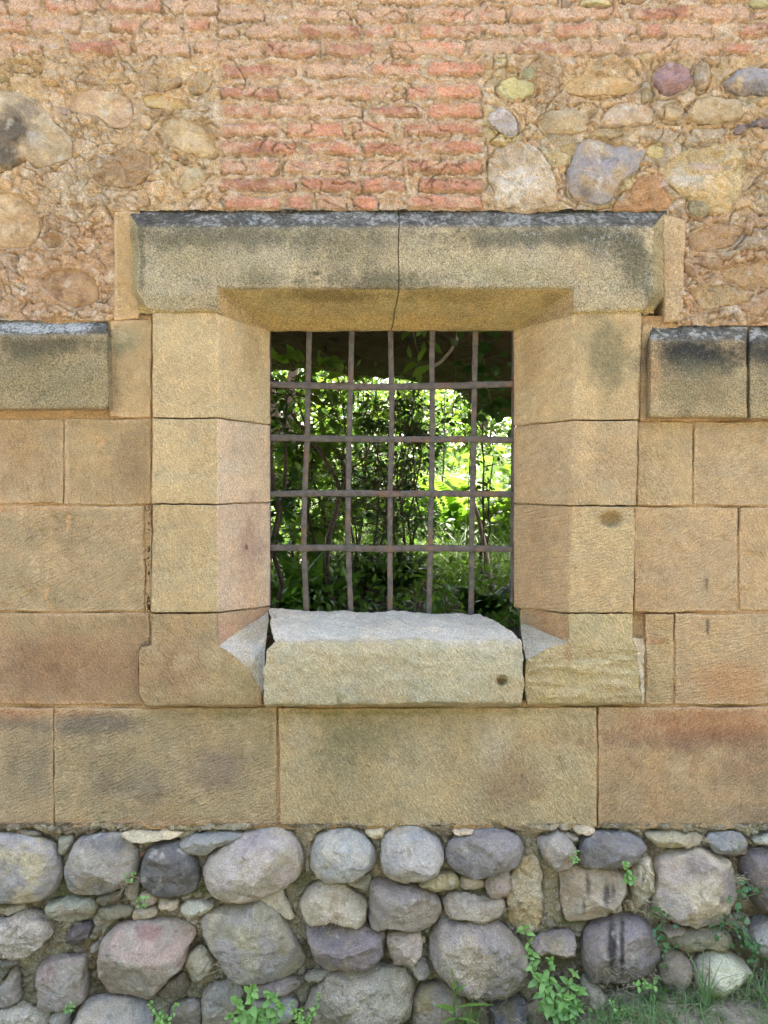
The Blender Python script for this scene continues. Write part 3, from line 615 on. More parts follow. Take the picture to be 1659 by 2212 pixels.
# sill slab
def silledit(X, col):
    px, py = PX(X)
    f = (X[:, 1] < -.03)
    d = np.hypot(px - 1085, py - 1472) / 13   # drilled hole near the right end of the face
    X[:, 1] += .030 * (1 - sstep(.45, 1.05, d)) * f; col = col * (1 - .35 * (1 - sstep(.5, 1.1, d)) * f)[:, None]
    # nicks along the lower arris
    nk = sstep(.1, .8, fbm(X * [1, 0, 0], 26, 2, 71)) * sstep(1490, 1524, py) * f; X[:, 1] += nk * .018
    tp = sstep(-.058, -.03, X[:, 1] + fbm(X, 30, 3, 88) * .012)[:, None] * (py < 1470)[:, None]
    d2 = np.hypot((px - 700) / 40, (py - 1400) / 13); X[:, 2] -= .004 * (1 - sstep(.4, 1, d2)) * (X[:, 1] > -.04)
    col = col * (1 - tp) + stain(basecol(X, (222, 212, 190), 77, .12, .06), X, [(690, 1395, 50, 16, (196, 172, 150), .6), (900, 1400, 90, 12, (196, 188, 172), .5)]) * tp  # sill top painted paler than the face, for sky light
    return X, col
sill_stone('sill', [
 ([P(576, 1528, .02), P(570, 1522, -PS), P(569, 1470, -PS), P(572, 1410, -PS), P(592, 1388, -PS + .01), P(585, 1352, .03), P(583, 1316, DB), P(583, 1322, .19), P(584, 1400, .2)],
  [P(1118, 1528, .02), P(1122, 1518, -PS), P(1131, 1480, -PS), P(1131, 1405, -PS + .004), P(1127, 1382, -PS + .02), P(1102, 1358, .02), P(1040, 1325, DB), P(1020, 1328, .19), P(1020, 1400, .2)], 130, (1, 1), 2)],
 (190, 180, 146), 13, 'long sill slab, top painted pale for sky light, green grey in front', extra=silledit, amp=2.6)

# sloped ledge stones left and right of the surround (they carry lichen)
def ledge(x0, x1, yt, ym, yb, rgb, seed):
    ac = Acc(); n = max(12, int((x1 - x0) * S / .005))
    K = lambda x: [P(x, yt, .012), P(x, ym, -.034), P(x, (ym + yb) / 2, -.034), P(x, yb, -.034), P(x, yb + 4, .02)]
    def cols(b, ks):
        c = stain(basecol(b, rgb, seed), b, ASH_STAINS); py = PX(b)[1]; tp = sstep(ym + 2, ym - 8, py)[:, None]
        return c * (1 - tp) + crust(b, seed + 2) * 1.15 * tp
    ruled(ac, K(x0), K(x1), n, .0045, (1, 1), 4, seed, cols, er=.008)
    for x, s_ in ((x0, 1), (x1, -1)):
        ruled(ac, K(x)[1:4], [k + np.array([0, .05, 0]) for k in K(x)[1:4]], 4, .006, (0, 0), 0, seed, rgb=rgb)
    o = mesh('ledge_stone', np.concatenate(ac.V), [np.concatenate(f) for f in ac.F.values()], M_LICH, WALL, col=np.concatenate(ac.c), uv=np.concatenate(ac.uv))
    attr(o, 'Lich', lich_at(np.concatenate(ac.b), LICH)); return o
ledge(-420, 234, 690, 726, 884, (168, 150, 112), 80); ledge(1404, 1614, 700, 738, 902, (186, 164, 122), 81); ledge(1619, 2000, 702, 740, 904, (180, 160, 120), 82); ledge(2004, 2360, 702, 740, 904, (180, 160, 120), 84); ledge(-760, -424, 690, 726, 884, (168, 150, 112), 85)

# ------------------------------------------------------------------ stones traced from the photograph, each with its own bulk
def smoothpoly(pts, n=72, sharp=0.0):
    p = np.array(pts, float); m = len(p); out = []
    for i in range(m):
        a, b, c, d = p[i - 1], p[i], p[(i + 1) % m], p[(i + 2) % m]
        for t in np.linspace(0, 1, 10, endpoint=False):
            cr = .5 * ((2 * b) + (c - a) * t + (2 * a - 5 * b + 4 * c - d) * t * t + (3 * b - a - 3 * c + d) * t ** 3)
            out.append(cr * (1 - sharp) + (b + (c - b) * t) * sharp)
    out = np.array(out); cen = (out.max(0) + out.min(0)) / 2
    v = out - cen; th = np.arctan2(v[:, 1], v[:, 0]); r = np.hypot(v[:, 0], v[:, 1]); o = np.argsort(th); th = th[o]; r = r[o]
    T = np.linspace(-np.pi, np.pi, n, endpoint=False); rr = np.interp(T, np.concatenate([th - 2 * np.pi, th, th + 2 * np.pi]), np.concatenate([r] * 3))
    for _ in range(2 if sharp < .5 else 1): rr = rr * .5 + (np.roll(rr, 1) + np.roll(rr, -1)) * .25
    return cen, T, rr

_si = [100]; POLYS = {}
def rock(name, pts, rgb, yeq=.005, bulge=.06, sharp=.2, facets=2, flat=2.6, rough=1.0, rgb2=None, stains=(), mat=None, label=None, pix=(0, 0), mottle=.5, parent=None):
    _si[0] += 1; seed = _si[0]; r = random.Random(seed)
    pts = [(pix[0] + x, pix[1] + y) for x, y in pts] if pix != (0, 0) else pts
    pp = np.array(pts, float); size = max(np.ptp(pp[:, 0]), np.ptp(pp[:, 1]))
    n = int(np.clip(size * S * 3.14 / .0045, 28, 150)); n -= n % 2
    cen, T, rr = smoothpoly(pts, n, sharp); nr = max(7, n // 5)
    s = np.sin(np.linspace(0, np.pi / 2, nr)); s = np.concatenate([s, [1.0, .97, .85]]); h = (1 - s ** flat) ** (1 / 1.9); h[-3] = -.15; h[-2] = -.5; h[-1] = -.8; h[nr - 1] = 0
    PXX = cen[0] + s[:, None] * (np.cos(T) * rr)[None]; PYY = cen[1] + s[:, None] * (np.sin(T) * rr)[None]
    f = (D + yeq) / D; X = np.stack([(PXX - XC) * S * f, np.zeros_like(PXX), ZC + (H - PYY) * S * f], 2)
    hh = np.repeat(h[:, None], n, 1); c0 = P(cen[0], cen[1], yeq); ax = np.ptp(X[..., 0]) / 2; az = np.ptp(X[..., 2]) / 2
    Q = np.stack([(X[..., 0] - c0[0]) / ax, hh, (X[..., 2] - c0[2]) / az], 2).reshape(-1, 3)
    for k in range(facets + (1 if facets < 2 else 2)):
        a = r.uniform(0, 6.28); ti = r.uniform(.15, .75); nrm = np.array([math.cos(a) * math.sin(ti), math.cos(ti), math.sin(a) * math.sin(ti)])
        lim = r.uniform(.68, .9) if k < facets else r.uniform(.82, .94); dd = Q @ nrm - lim + fbm(Q, 1.2, 2, seed + k) * .06; Q -= np.where(dd > 0, dd * .9, 0)[:, None] * nrm
    V = np.stack([c0[0] + Q[:, 0] * ax, yeq - Q[:, 1] * bulge, c0[2] + Q[:, 2] * az], 1)
    Vn = V + seed * 1.37; am = min(bulge, .05) * rough
    V = V + vnoise(Vn, 1.6 / max(ax, az, .02), am * .15, 3, 5) + vnoise(Vn, 26, .0042 * rough, 3, 9) + vnoise(Vn, 100, .0014 * rough, 2, 12)
    V[:, 1] += (ridged(Vn, 11, 3, 14) - .6) * .007 * min(1, bulge / .05)
    if rough > 1.4: V[:, 1] += (ridged(Vn, 24, 3, 6) - .6) * .006 * rough
    c = basecol(V, rgb, seed, .24, .08)
    if rgb2 is not None:
        f2 = sstep(-.2, .2, fbm(Vn, 12, 5, 17, .62) + (mottle - .5))[:, None]; c = c * (1 - f2) + basecol(V, rgb2, seed + 1, .12, .05) * f2
    if stains: c = stain(c, V, stains, 23)
    # fine mineral speckle in large grains
    g = sstep(.25, .5, fbm(Vn, 120, 2, 31))[:, None]; c = c * (1 + .18 * g) * (1 - .22 * sstep(.2, .5, fbm(Vn, 45, 3, 37))[:, None])
    li = sstep(.34, .5, fbm(Vn, 24, 4, 41))[:, None] * .45; c = c * (1 - li) + C(214, 206, 190) * li
    F = gridF(len(s), n + 1); F = np.where(F % (n + 1) == n, F - n, F); F = F // (n + 1) * n + F % (n + 1)
    o = mesh(name, V, F[:, ::-1], mat or (M_BOULDR if rough > 1.4 else M_BOULD), parent or WALL, col=c)
    if label: o['label'] = label
    POLYS[o.name] = (cen, T, rr)
    return o

def polydist(px, py, poly):
    cen, T, rr = poly; dx, dy = px - cen[0], py - cen[1]; th = np.arctan2(dy, dx)
    b = np.interp(th, np.concatenate([T, [np.pi]]), np.concatenate([rr, rr[:1]])); return np.hypot(dx, dy) - b

# river boulders of the footing; outlines are in three tile frames (a unit there is a third of a photo unit)
def tile(ox): return lambda pts: [(ox + x / 3.0, 1742 + y / 3.0) for x, y in pts]
TL_, TM_, TR_ = tile(0), tile(553), tile(1106)
GB, TN, PK, DK, PU, LT = (136, 134, 138), (158, 146, 122), (164, 142, 134), (98, 98, 104), (126, 114, 118), (184, 176, 162)
BS = dict(stains=BOULD_STAINS)
def B(tf, pts, rgb, **k):
    kk = dict(yeq=.008, bulge=.07, name='boulder', **BS); kk.update(k); w = .40; g = (178, 166, 138); lum = sum(rgb) / 465
    mixw = lambda c: tuple(min(240, 1.19 * (a * (1 - w) + b * lum * w)) for a, b in zip(c, g)); lum *= 1.0
    if kk.get('rgb2'): kk['rgb2'] = mixw(kk['rgb2'])
    else: kk['rgb2'] = (186 * lum, 170 * lum, 138 * lum); kk['mottle'] = .3
    return rock(kk.pop('name'), tf(pts), mixw(rgb), **kk)
B(TL_, [(-130, 210), (60, 165), (220, 175), (360, 230), (400, 330), (410, 450), (350, 560), (200, 615), (60, 610), (-130, 600)], GB, rgb2=(162, 152, 126), facets=3, flat=3)
B(TL_, [(450, 300), (500, 215), (600, 170), (780, 160), (870, 200), (910, 300), (905, 400), (850, 480), (700, 540), (560, 560), (470, 530), (445, 420)], (140, 134, 126), rgb2=(118, 118, 124), bulge=.085, mottle=.35)
B(TL_, [(925, 330), (990, 240), (1100, 215), (1210, 240), (1290, 370), (1290, 480), (1210, 560), (1120, 570), (1010, 530), (925, 470)], DK, rgb2=(86, 86, 88), bulge=.075, facets=3, label='dark slate grey boulder')
B(TL_, [(1325, 420), (1360, 300), (1500, 200), (1640, 150), (1780, 125), (1900, 170), (1972, 330), (1940, 450), (1800, 530), (1600, 590), (1460, 600), (1370, 540)], (158, 146, 146), rgb2=(150, 140, 126), bulge=.095, facets=1, label='large rounded pinkish grey boulder')
B(TL_, [(-90, 760), (60, 700), (160, 660), (290, 690), (345, 760), (335, 860), (230, 930), (120, 960), (-90, 910)], (168, 156, 144), rgb2=(180, 166, 156), rough=1.7)
B(TL_, [(435, 830), (500, 750), (600, 745), (590, 810), (520, 890), (460, 905)], (98, 88, 96), bulge=.04, sharp=.4)
B(TL_, [(655, 950), (690, 820), (780, 740), (960, 710), (1100, 720), (1270, 790), (1235, 900), (1205, 1010), (1090, 1110), (1010, 1200), (900, 1170), (740, 1190), (660, 1080)], (160, 134, 126), rgb2=(150, 138, 128), bulge=.1, facets=3, flat=3.4, sharp=.4, label='large reddish boulder with a flat rough face')
B(TL_, [(1305, 700), (1400, 650), (1560, 625), (1700, 560), (1800, 640), (1880, 800), (1940, 900), (1985, 1000), (1920, 1080), (1760, 1110), (1600, 1120), (1500, 1090), (1430, 980), (1350, 860)], (148, 142, 122), rgb2=(140, 134, 136), bulge=.085, facets=5, flat=3.4, sharp=.35, label='big angular grey olive boulder')
B(TL_, [(1220, 960), (1300, 890), (1380, 950), (1385, 1030), (1300, 1115), (1230, 1090)], (160, 150, 128), bulge=.045)
B(TL_, [(255, 1020), (400, 960), (550, 950), (580, 1010), (575, 1200), (540, 1250), (430, 1270), (330, 1300), (265, 1240)], (146, 130, 126), rgb2=(140, 132, 124), bulge=.07, facets=3, flat=4, sharp=.45)
B(TL_, [(-30, 1290), (20, 1150), (100, 1020), (145, 1100), (140, 1240), (60, 1285)], (136, 130, 128), bulge=.05, sharp=.4)
B(TL_, [(-80, 1320), (60, 1270), (180, 1275), (250, 1280), (340, 1330), (345, 1420), (330, 1500), (-80, 1500)], (164, 156, 140), rgb2=LT, rough=1.6)
B(TL_, [(350, 1320), (450, 1300), (465, 1380), (430, 1490), (360, 1480)], (160, 154, 148), bulge=.04)
B(TL_, [(470, 1400), (560, 1250), (700, 1210), (860, 1215), (950, 1280), (1010, 1400), (1000, 1560), (460, 1560)], (150, 148, 152), rgb2=(160, 148, 138), bulge=.09, facets=3)
B(TL_, [(1320, 1200), (1400, 1130), (1520, 1110), (1590, 1180), (1540, 1280), (1490, 1450), (1320, 1450)], (140, 134, 128), rgb2=(150, 140, 120), bulge=.04, sharp=.4)
B(TL_, [(1600, 1130), (1800, 1110), (1948, 1110), (1945, 1150), (1840, 1210), (1640, 1200)], (140, 126, 120), bulge=.05, sharp=.5)
B(TL_, [(1640, 1240), (1850, 1215), (1935, 1260), (1900, 1350), (1700, 1380)], (140, 140, 144), bulge=.06)
B(TL_, [(1010, 1200), (1090, 1130), (1200, 1060), (1230, 1150), (1180, 1230), (1070, 1240)], (128, 112, 102), bulge=.02, sharp=.6)
B(TL_, [(1110, 1300), (1200, 1250), (1310, 1260), (1300, 1450), (1120, 1450)], (136, 126, 118), bulge=.03, sharp=.6)
B(TM_, [(360, 270), (400, 180), (520, 140), (650, 150), (770, 250), (775, 330), (720, 410), (620, 450), (480, 465), (390, 420), (355, 350)], (150, 148, 142), rgb2=(140, 146, 150), bulge=.09, facets=1)
B(TM_, [(800, 290), (840, 170), (960, 120), (1080, 130), (1190, 210), (1218, 300), (1190, 390), (1090, 455), (930, 450), (830, 410)], (148, 146, 148), rgb2=(150, 142, 124), bulge=.095, facets=0, mottle=.3, label='round blue grey boulder')
B(TM_, [(1225, 290), (1260, 200), (1380, 150), (1560, 140), (1680, 170), (1728, 260), (1690, 350), (1600, 385), (1450, 425), (1340, 425), (1260, 380)], (116, 114, 120), rgb2=(128, 124, 124), bulge=.09, facets=1, label='long dark blue grey boulder')
B(TM_, [(285, 610), (330, 530), (430, 470), (560, 480), (660, 550), (720, 600), (718, 740), (600, 740), (500, 720), (340, 730), (300, 690)], (160, 144, 122), rgb2=(182, 170, 150), bulge=.08, facets=4, sharp=.35)
B(TM_, [(735, 560), (750, 465), (900, 470), (1060, 500), (1170, 570), (1212, 650), (1180, 720), (1080, 765), (900, 755), (738, 740)], (138, 126, 124), rgb2=(132, 122, 112), bulge=.085, facets=2, flat=3, sharp=.3)
B(TM_, [(330, 780), (345, 740), (560, 735), (740, 755), (832, 780), (828, 930), (760, 990), (600, 1015), (440, 1005), (370, 940)], (118, 108, 118), rgb2=(136, 122, 112), bulge=.09, facets=2, flat=3.2, sharp=.25, mottle=.4, label='dark purple grey boulder with rounded corners')
B(TM_, [(835, 820), (880, 785), (1060, 790), (1075, 930), (1000, 990), (900, 995)], (168, 150, 140), bulge=.065, flat=4, sharp=.4)
B(TM_, [(1210, 600), (1240, 550), (1360, 560), (1560, 570), (1605, 600), (1580, 690), (1440, 725), (1330, 700), (1240, 680)], (160, 148, 136), rgb2=(140, 128, 116), bulge=.06, facets=3, sharp=.3)
B(TM_, [(1115, 900), (1150, 780), (1230, 710), (1450, 720), (1600, 760), (1700, 860), (1752, 990), (1700, 1150), (1560, 1195), (1350, 1170), (1200, 1090), (1130, 980)], (158, 144, 124), rgb2=(140, 130, 128), bulge=.12, facets=1, rough=1.5, label='largest bulging boulder, brown with pebbly crust')
B(TM_, [(330, 1440), (320, 1260), (420, 1110), (540, 1030), (760, 1005), (940, 1020), (1025, 1120), (1000, 1300), (900, 1420), (880, 1560), (380, 1560)], (158, 148, 128), rgb2=(146, 136, 122), bulge=.10, facets=3, rough=1.8, label='wide rough grey brown boulder at the foot of the wall')
B(TM_, [(1010, 1400), (1000, 1230), (1080, 1145), (1220, 1140), (1330, 1200), (1400, 1330), (1400, 1520), (1010, 1520)], (140, 130, 122), rgb2=(150, 132, 92), bulge=.06)
B(TM_, [(1505, 1310), (1560, 1230), (1700, 1208), (1760, 1300), (1720, 1420), (1560, 1460)], (104, 104, 114), bulge=.08, facets=0)
B(TR_, [(165, 240), (200, 180), (290, 150), (370, 190), (405, 260), (390, 340), (300, 385), (210, 350)], (142, 136, 130), bulge=.08, facets=1)
B(TR_, [(415, 300), (450, 200), (560, 155), (740, 160), (840, 210), (862, 260), (800, 310), (720, 350), (560, 370), (420, 360)], (112, 112, 118), rgb2=(106, 104, 104), bulge=.085, facets=1, label='smooth dark grey oval boulder')
B(TR_, [(1475, 330), (1530, 260), (1720, 255), (1780, 400), (1760, 640), (1600, 650), (1530, 560), (1480, 440)], (104, 98, 108), rgb2=(112, 100, 96), bulge=.09, facets=1)
B(TR_, [(300, 420), (340, 380), (520, 370), (640, 390), (720, 450), (742, 500), (690, 590), (560, 670), (360, 730), (330, 690), (310, 540)], (158, 146, 128), rgb2=(150, 130, 108), bulge=.08, facets=4, flat=3.2, sharp=.3, label='tan grey boulder with black drip streaks')
B(TR_, [(755, 480), (800, 320), (870, 315), (915, 400), (920, 490), (860, 590), (790, 620), (760, 560)], (186, 178, 162), rgb2=(160, 146, 116), bulge=.06, facets=4, rough=1.6)
B(TR_, [(895, 600), (910, 480), (930, 340), (1040, 265), (1200, 250), (1380, 320), (1432, 400), (1432, 520), (1380, 640), (1290, 730), (1150, 755), (1060, 730), (920, 670)], (168, 156, 136), rgb2=(158, 146, 146), bulge=.105, facets=5, flat=3, sharp=.2, rough=1.35, label='big pale faceted boulder')
B(TR_, [(-20, 450), (60, 330), (140, 300), (190, 420), (200, 700), (100, 790), (0, 770), (-45, 620)], (188, 176, 152), rgb2=(166, 142, 98), bulge=.035, facets=3, rough=1.9, sharp=.4, label='upright rough white stone set in mortar')
B(TR_, [(445, 900), (490, 760), (560, 710), (740, 700), (850, 720), (920, 820), (940, 1000), (890, 1080), (650, 1110), (490, 1090), (455, 1010)], (124, 116, 124), rgb2=(136, 124, 122), bulge=.09, facets=3, flat=4, sharp=.3, mottle=.4, label='flat faced purple grey boulder with two black vertical streaks')
B(TR_, [(970, 830), (1060, 785), (1230, 770), (1400, 800), (1412, 840), (1390, 890), (1250, 890), (1100, 910), (1000, 880)], (142, 134, 108), rgb2=(120, 112, 92), bulge=.06, facets=2, sharp=.3)
B(TR_, [(1490, 830), (1520, 740), (1720, 720), (1760, 960), (1600, 945), (1520, 890)], (132, 130, 132), bulge=.08)
B(TR_, [(945, 1080), (980, 960), (1050, 915), (1120, 960), (1135, 1060), (1080, 1150), (1010, 1160)], (144, 130, 118), bulge=.075, facets=0)
B(TR_, [(1140, 1090), (1170, 990), (1260, 925), (1400, 925), (1500, 1000), (1552, 1080), (1500, 1150), (1380, 1190), (1200, 1170)], (176, 178, 152), rgb2=(166, 164, 144), bulge=.09, facets=1, label='smooth pale green white boulder')
B(TR_, [(110, 880), (170, 820), (330, 790), (400, 810), (405, 920), (360, 960), (250, 930), (180, 920)], (150, 136, 132), bulge=.07, flat=4, sharp=.4)
B(TR_, [(440, 1260), (450, 1090), (520, 1110), (625, 1230), (600, 1320), (480, 1340)], (150, 144, 126), bulge=.07, sharp=.4)
B(TR_, [(600, 1215), (720, 1170), (800, 1220), (740, 1290), (640, 1280)], (150, 140, 126), bulge=.06)
B(TR_, [(840, 1200), (1000, 1170), (1070, 1220), (1000, 1330), (850, 1310)], (140, 132, 120), bulge=.06, sharp=.4)
B(TR_, [(60, 1290), (160, 1240), (230, 1330), (200, 1440), (80, 1440)], (146, 136, 112), bulge=.05)
# small packing stones pushed into the gaps
def K_(tf, pts, rgb, **k):
    kk = dict(name='packing_stone', bulge=.03, yeq=.006, facets=3, flat=3.4, sharp=.6); kk.update(k); return B(tf, pts, rgb, **kk)
K_(TL_, [(385, 200), (470, 180), (470, 240), (440, 300), (400, 300)], (132, 134, 118))
K_(TL_, [(770, 160), (900, 148), (1220, 160), (1100, 195), (900, 208)], (184, 168, 132), bulge=.05)
K_(TL_, [(1165, 235), (1300, 165), (1480, 155), (1600, 170), (1450, 230), (1320, 300), (1230, 280)], (132, 134, 132), bulge=.05)
K_(TL_, [(300, 620), (400, 590), (580, 585), (635, 640), (600, 710), (480, 725), (330, 690)], (142, 146, 126), sharp=.3, bulge=.045)
K_(TL_, [(620, 600), (700, 545), (810, 530), (790, 600), (690, 630)], (110, 108, 98)); K_(TL_, [(825, 500), (890, 465), (910, 520), (885, 600), (815, 600)], (146, 140, 124))
K_(TL_, [(905, 570), (960, 530), (1010, 570), (1005, 620), (930, 628)], (176, 160, 144)); K_(TL_, [(640, 660), (800, 628), (870, 640), (860, 690), (680, 722)], (140, 138, 114))
K_(TL_, [(865, 665), (1000, 640), (1040, 665), (960, 715), (870, 722)], (176, 158, 138)); K_(TL_, [(1030, 590), (1165, 605), (1150, 650), (1050, 660)], (186, 160, 128))
K_(TL_, [(1165, 650), (1230, 600), (1400, 612), (1360, 660), (1230, 705)], (164, 164, 148), bulge=.045); K_(TL_, [(-20, 640), (190, 618), (140, 660), (20, 692)], (160, 150, 124))
K_(TL_, [(-20, 970), (100, 975), (120, 1025), (30, 1035)], (126, 124, 120)); K_(TL_, [(1650, 570), (1770, 500), (1830, 490), (1845, 560), (1915, 735), (1835, 690)], (178, 166, 146))
K_(TL_, [(910, 290), (935, 280), (935, 320), (912, 325)], (170, 120, 96), bulge=.015)
K_(TL_, [(95, 170), (150, 140), (240, 150), (290, 175), (200, 170)], (128, 126, 122), bulge=.02); K_(TL_, [(590, 900), (650, 860), (670, 920), (610, 960)], (130, 124, 112))
K_(TM_, [(560, 460), (740, 430), (750, 480), (720, 530), (650, 510)], (134, 136, 122)); K_(TM_, [(1040, 480), (1160, 418), (1290, 420), (1320, 510), (1180, 525)], (160, 148, 108), bulge=.045)
K_(TM_, [(1325, 445), (1470, 450), (1482, 520), (1330, 522)], (166, 150, 130)); K_(TM_, [(1493, 430), (1600, 400), (1640, 430), (1640, 560), (1570, 580), (1495, 560)], (160, 142, 138), bulge=.055, sharp=.4)
K_(TM_, [(1000, 990), (1090, 960), (1125, 1040), (1085, 1120), (1020, 1060)], (146, 140, 134), bulge=.05); K_(TM_, [(300, 1090), (480, 1030), (505, 1050), (365, 1130)], (140, 136, 120))
K_(TM_, [(1420, 1210), (1500, 1230), (1480, 1275), (1425, 1265)], (150, 134, 126)); K_(TM_, [(1065, 830), (1090, 825), (1098, 870), (1075, 880)], (186, 182, 172), bulge=.02)
K_(TM_, [(700, 150), (830, 135), (825, 190), (760, 205)], (176, 160, 124)); K_(TM_, [(1265, 150), (1340, 135), (1415, 140), (1380, 162), (1290, 168)], (196, 172, 142), bulge=.04)
K_(TR_, [(860, 170), (1000, 158), (1180, 165), (1228, 200), (1180, 240), (960, 258), (900, 215)], (152, 144, 112), bulge=.05, sharp=.4); K_(TR_, [(1250, 200), (1320, 165), (1470, 160), (1508, 220), (1490, 290), (1360, 305), (1290, 270)], (120, 124, 126), bulge=.06)
K_(TR_, [(1525, 190), (1720, 160), (1740, 250), (1560, 228)], (138, 142, 124), bulge=.05); K_(TR_, [(325, 155), (430, 190), (432, 215), (360, 195)], (150, 146, 124))
K_(TR_, [(390, 130), (450, 110), (545, 135), (500, 170), (420, 165)], (178, 160, 136)); K_(TR_, [(1350, 700), (1500, 682), (1520, 722), (1400, 765)], (150, 128, 118), bulge=.05)
K_(TR_, [(945, 760), (1100, 758), (1092, 790), (970, 792)], (160, 140, 124), bulge=.06); K_(TR_, [(770, 590), (785, 640), (750, 652), (738, 610)], (160, 140, 110)); K_(TR_, [(630, 650), (705, 620), (700, 672), (640, 680)], (166, 156, 142))
K_(TR_, [(700, 1130), (790, 1120), (830, 1160), (760, 1175)], (120, 112, 100)); K_(TR_, [(1290, 900), (1390, 895), (1380, 925), (1300, 925)], (150, 142, 104))

# field stones bedded in the upper rubble (wall units directly)
def F_(pts, rgb, **k):
    kk = dict(yeq=.013, bulge=.026, facets=2, flat=3.6, sharp=.3, rough=1.35, stains=FIELD_STAINS); kk.update(k); rt = np.mean([q_[0] for q_ in pts]) > 1000; w = .15 if rt else .42; g = (206, 180, 144)
    if not rt and 'label' not in k: kk['yeq'] = .019
    if rt: kk['bulge'] *= 1.2; kk.setdefault('mottle', .12)
    rgb = tuple(a * (1 - w) + b * w for a, b in zip(rgb, g)); kk.setdefault('rgb2', (200, 176, 138)); kk.setdefault('mottle', .32); kk['bulge'] *= .85
    return rock('field_stone', pts, rgb, **kk)
def ell(cx, cy, rx, ry, rot=0, j=.12, n=9, seed=0):
    r = random.Random(int(cx * 7 + cy)); a = math.radians(rot); o = []
    for i in range(n):
        t = i / n * 6.2832; q = 1 + r.uniform(-j, j); x, y = rx * q * math.cos(t), ry * q * math.sin(t); o.append((cx + x * math.cos(a) - y * math.sin(a), cy + x * math.sin(a) + y * math.cos(a)))
    return o
YB, GR_ = (186, 160, 112), (150, 148, 142)
F_([(-40, 205), (60, 203), (100, 235), (130, 270), (160, 300), (158, 345), (75, 370), (60, 350), (20, 372), (-40, 370)], (158, 142, 112), facets=4, flat=4, bulge=.035, label='large stone with a black sooty patch')
F_([(1400, 165), (1438, 142), (1484, 158), (1491, 192), (1447, 216), (1418, 206)], (146, 116, 116), bulge=.04, sharp=.5, facets=3, label='dark purple red angular stone')
F_(ell(1511, 172, 22, 33), (172, 150, 120), bulge=.035); F_([(1553, 185), (1590, 158), (1640, 150), (1700, 160), (1700, 205), (1640, 212), (1580, 208)], (146, 142, 140), bulge=.04, label='blue grey rounded stone')
F_(ell(1541, 247, 68, 30, -6), (176, 156, 122), bulge=.035); F_(ell(1360, 254, 62, 27), (190, 168, 140), rgb2=(172, 162, 150), bulge=.032); F_(ell(1212, 268, 58, 29, 3), (184, 164, 128), bulge=.035)
F_(ell(1083, 268, 40, 27, 30), (166, 160, 158), bulge=.03, label='small blue white stone'); F_([(1070, 190), (1100, 172), (1150, 180), (1160, 205), (1110, 220), (1080, 210)], (196, 188, 132), bulge=.02)
F_(ell(1140, 163, 20, 14), (160, 162, 130), bulge=.02); F_([(1205, 190), (1260, 160), (1320, 168), (1378, 185), (1372, 205), (1250, 212)], (192, 162, 116), bulge=.022, facets=4)
F_(ell(1393, 206, 15, 28, 5), (158, 144, 114), bulge=.03); F_([(1056, 350), (1085, 318), (1135, 312), (1180, 345), (1200, 400), (1203, 450), (1150, 466), (1080, 458), (1058, 410)], (204, 182, 150), rgb2=(222, 210, 190), bulge=.04, rough=1.7, label='large cream white pitted stone')
F_([(1232, 330), (1262, 308), (1330, 318), (1352, 304), (1384, 325), (1386, 360), (1340, 400), (1310, 448), (1245, 440), (1222, 420)], (150, 146, 146), rgb2=(176, 156, 128), bulge=.042, facets=4, mottle=.45, label='large blue grey and tan stone')
F_([(1440, 345), (1500, 318), (1570, 308), (1608, 330), (1605, 390), (1580, 450), (1540, 466), (1470, 430), (1430, 390)], (196, 172, 124), rgb2=(206, 186, 150), bulge=.036, facets=3, rough=1.7, label='large tan stone with a white crust band')
F_([(1320, 440), (1380, 385), (1425, 375), (1440, 400), (1450, 455), (1320, 460)], (184, 140, 98), bulge=.022, sharp=.6, rough=1.5); F_(ell(1504, 450, 24, 26), (160, 154, 124), bulge=.03, rough=1.5)
F_(ell(1415, 330, 26, 20), (190, 172, 118), bulge=.02); F_(ell(1642, 271, 42, 9, 4), (110, 98, 100), bulge=.02); F_(ell(1594, 285, 18, 12, -20), (134, 116, 110), bulge=.025); F_(ell(1625, 220, 22, 8, -5), (184, 166, 128), bulge=.02)
F_(ell(1238, 322, 36, 20), YB, bulge=.015); F_(ell(1310, 290, 44, 14), (180, 158, 120), bulge=.015); F_(ell(1450, 248, 22, 20), (192, 168, 130), bulge=.03)
F_([(1490, 500), (1560, 480), (1610, 500), (1580, 540), (1500, 545)], (176, 144, 108), bulge=.016, rough=1.5); F_([(1550, 580), (1700, 560), (1700, 620), (1600, 625)], (184, 152, 110), bulge=.014, rough=1.5); F_([(1490, 620), (1580, 610), (1620, 650), (1520, 675)], (178, 150, 108), bulge=.014, rough=1.5)
F_([(138, 235), (165, 192), (240, 192), (290, 215), (292, 265), (258, 285), (200, 255)], (182, 148, 116), bulge=.026, facets=3); F_([(340, 260), (375, 248), (430, 262), (468, 300), (472, 338), (440, 348), (400, 335), (365, 320), (345, 290)], (176, 152, 108), bulge=.034, facets=4, sharp=.5)
F_([(300, 205), (345, 200), (410, 222), (425, 235), (360, 240), (310, 232)], (184, 160, 102), bulge=.02); F_(ell(138, 244, 17, 10, 15), (142, 124, 126), bulge=.028, label='small purple pebble')
F_(ell(317, 264, 17, 25), (206, 176, 136), bulge=.03); F_(ell(204, 277, 18, 11, 30), (172, 154, 116), bulge=.03); F_(ell(345, 300, 8, 22, -25), (178, 162, 128), bulge=.02)
F_([(185, 345), (240, 325), (310, 322), (332, 345), (318, 395), (270, 412), (205, 400)], (168, 134, 96), bulge=.026, rough=1.9, label='rough brown conglomerate stone'); F_(ell(376, 341, 14, 10, 20), (206, 152, 120), bulge=.026)
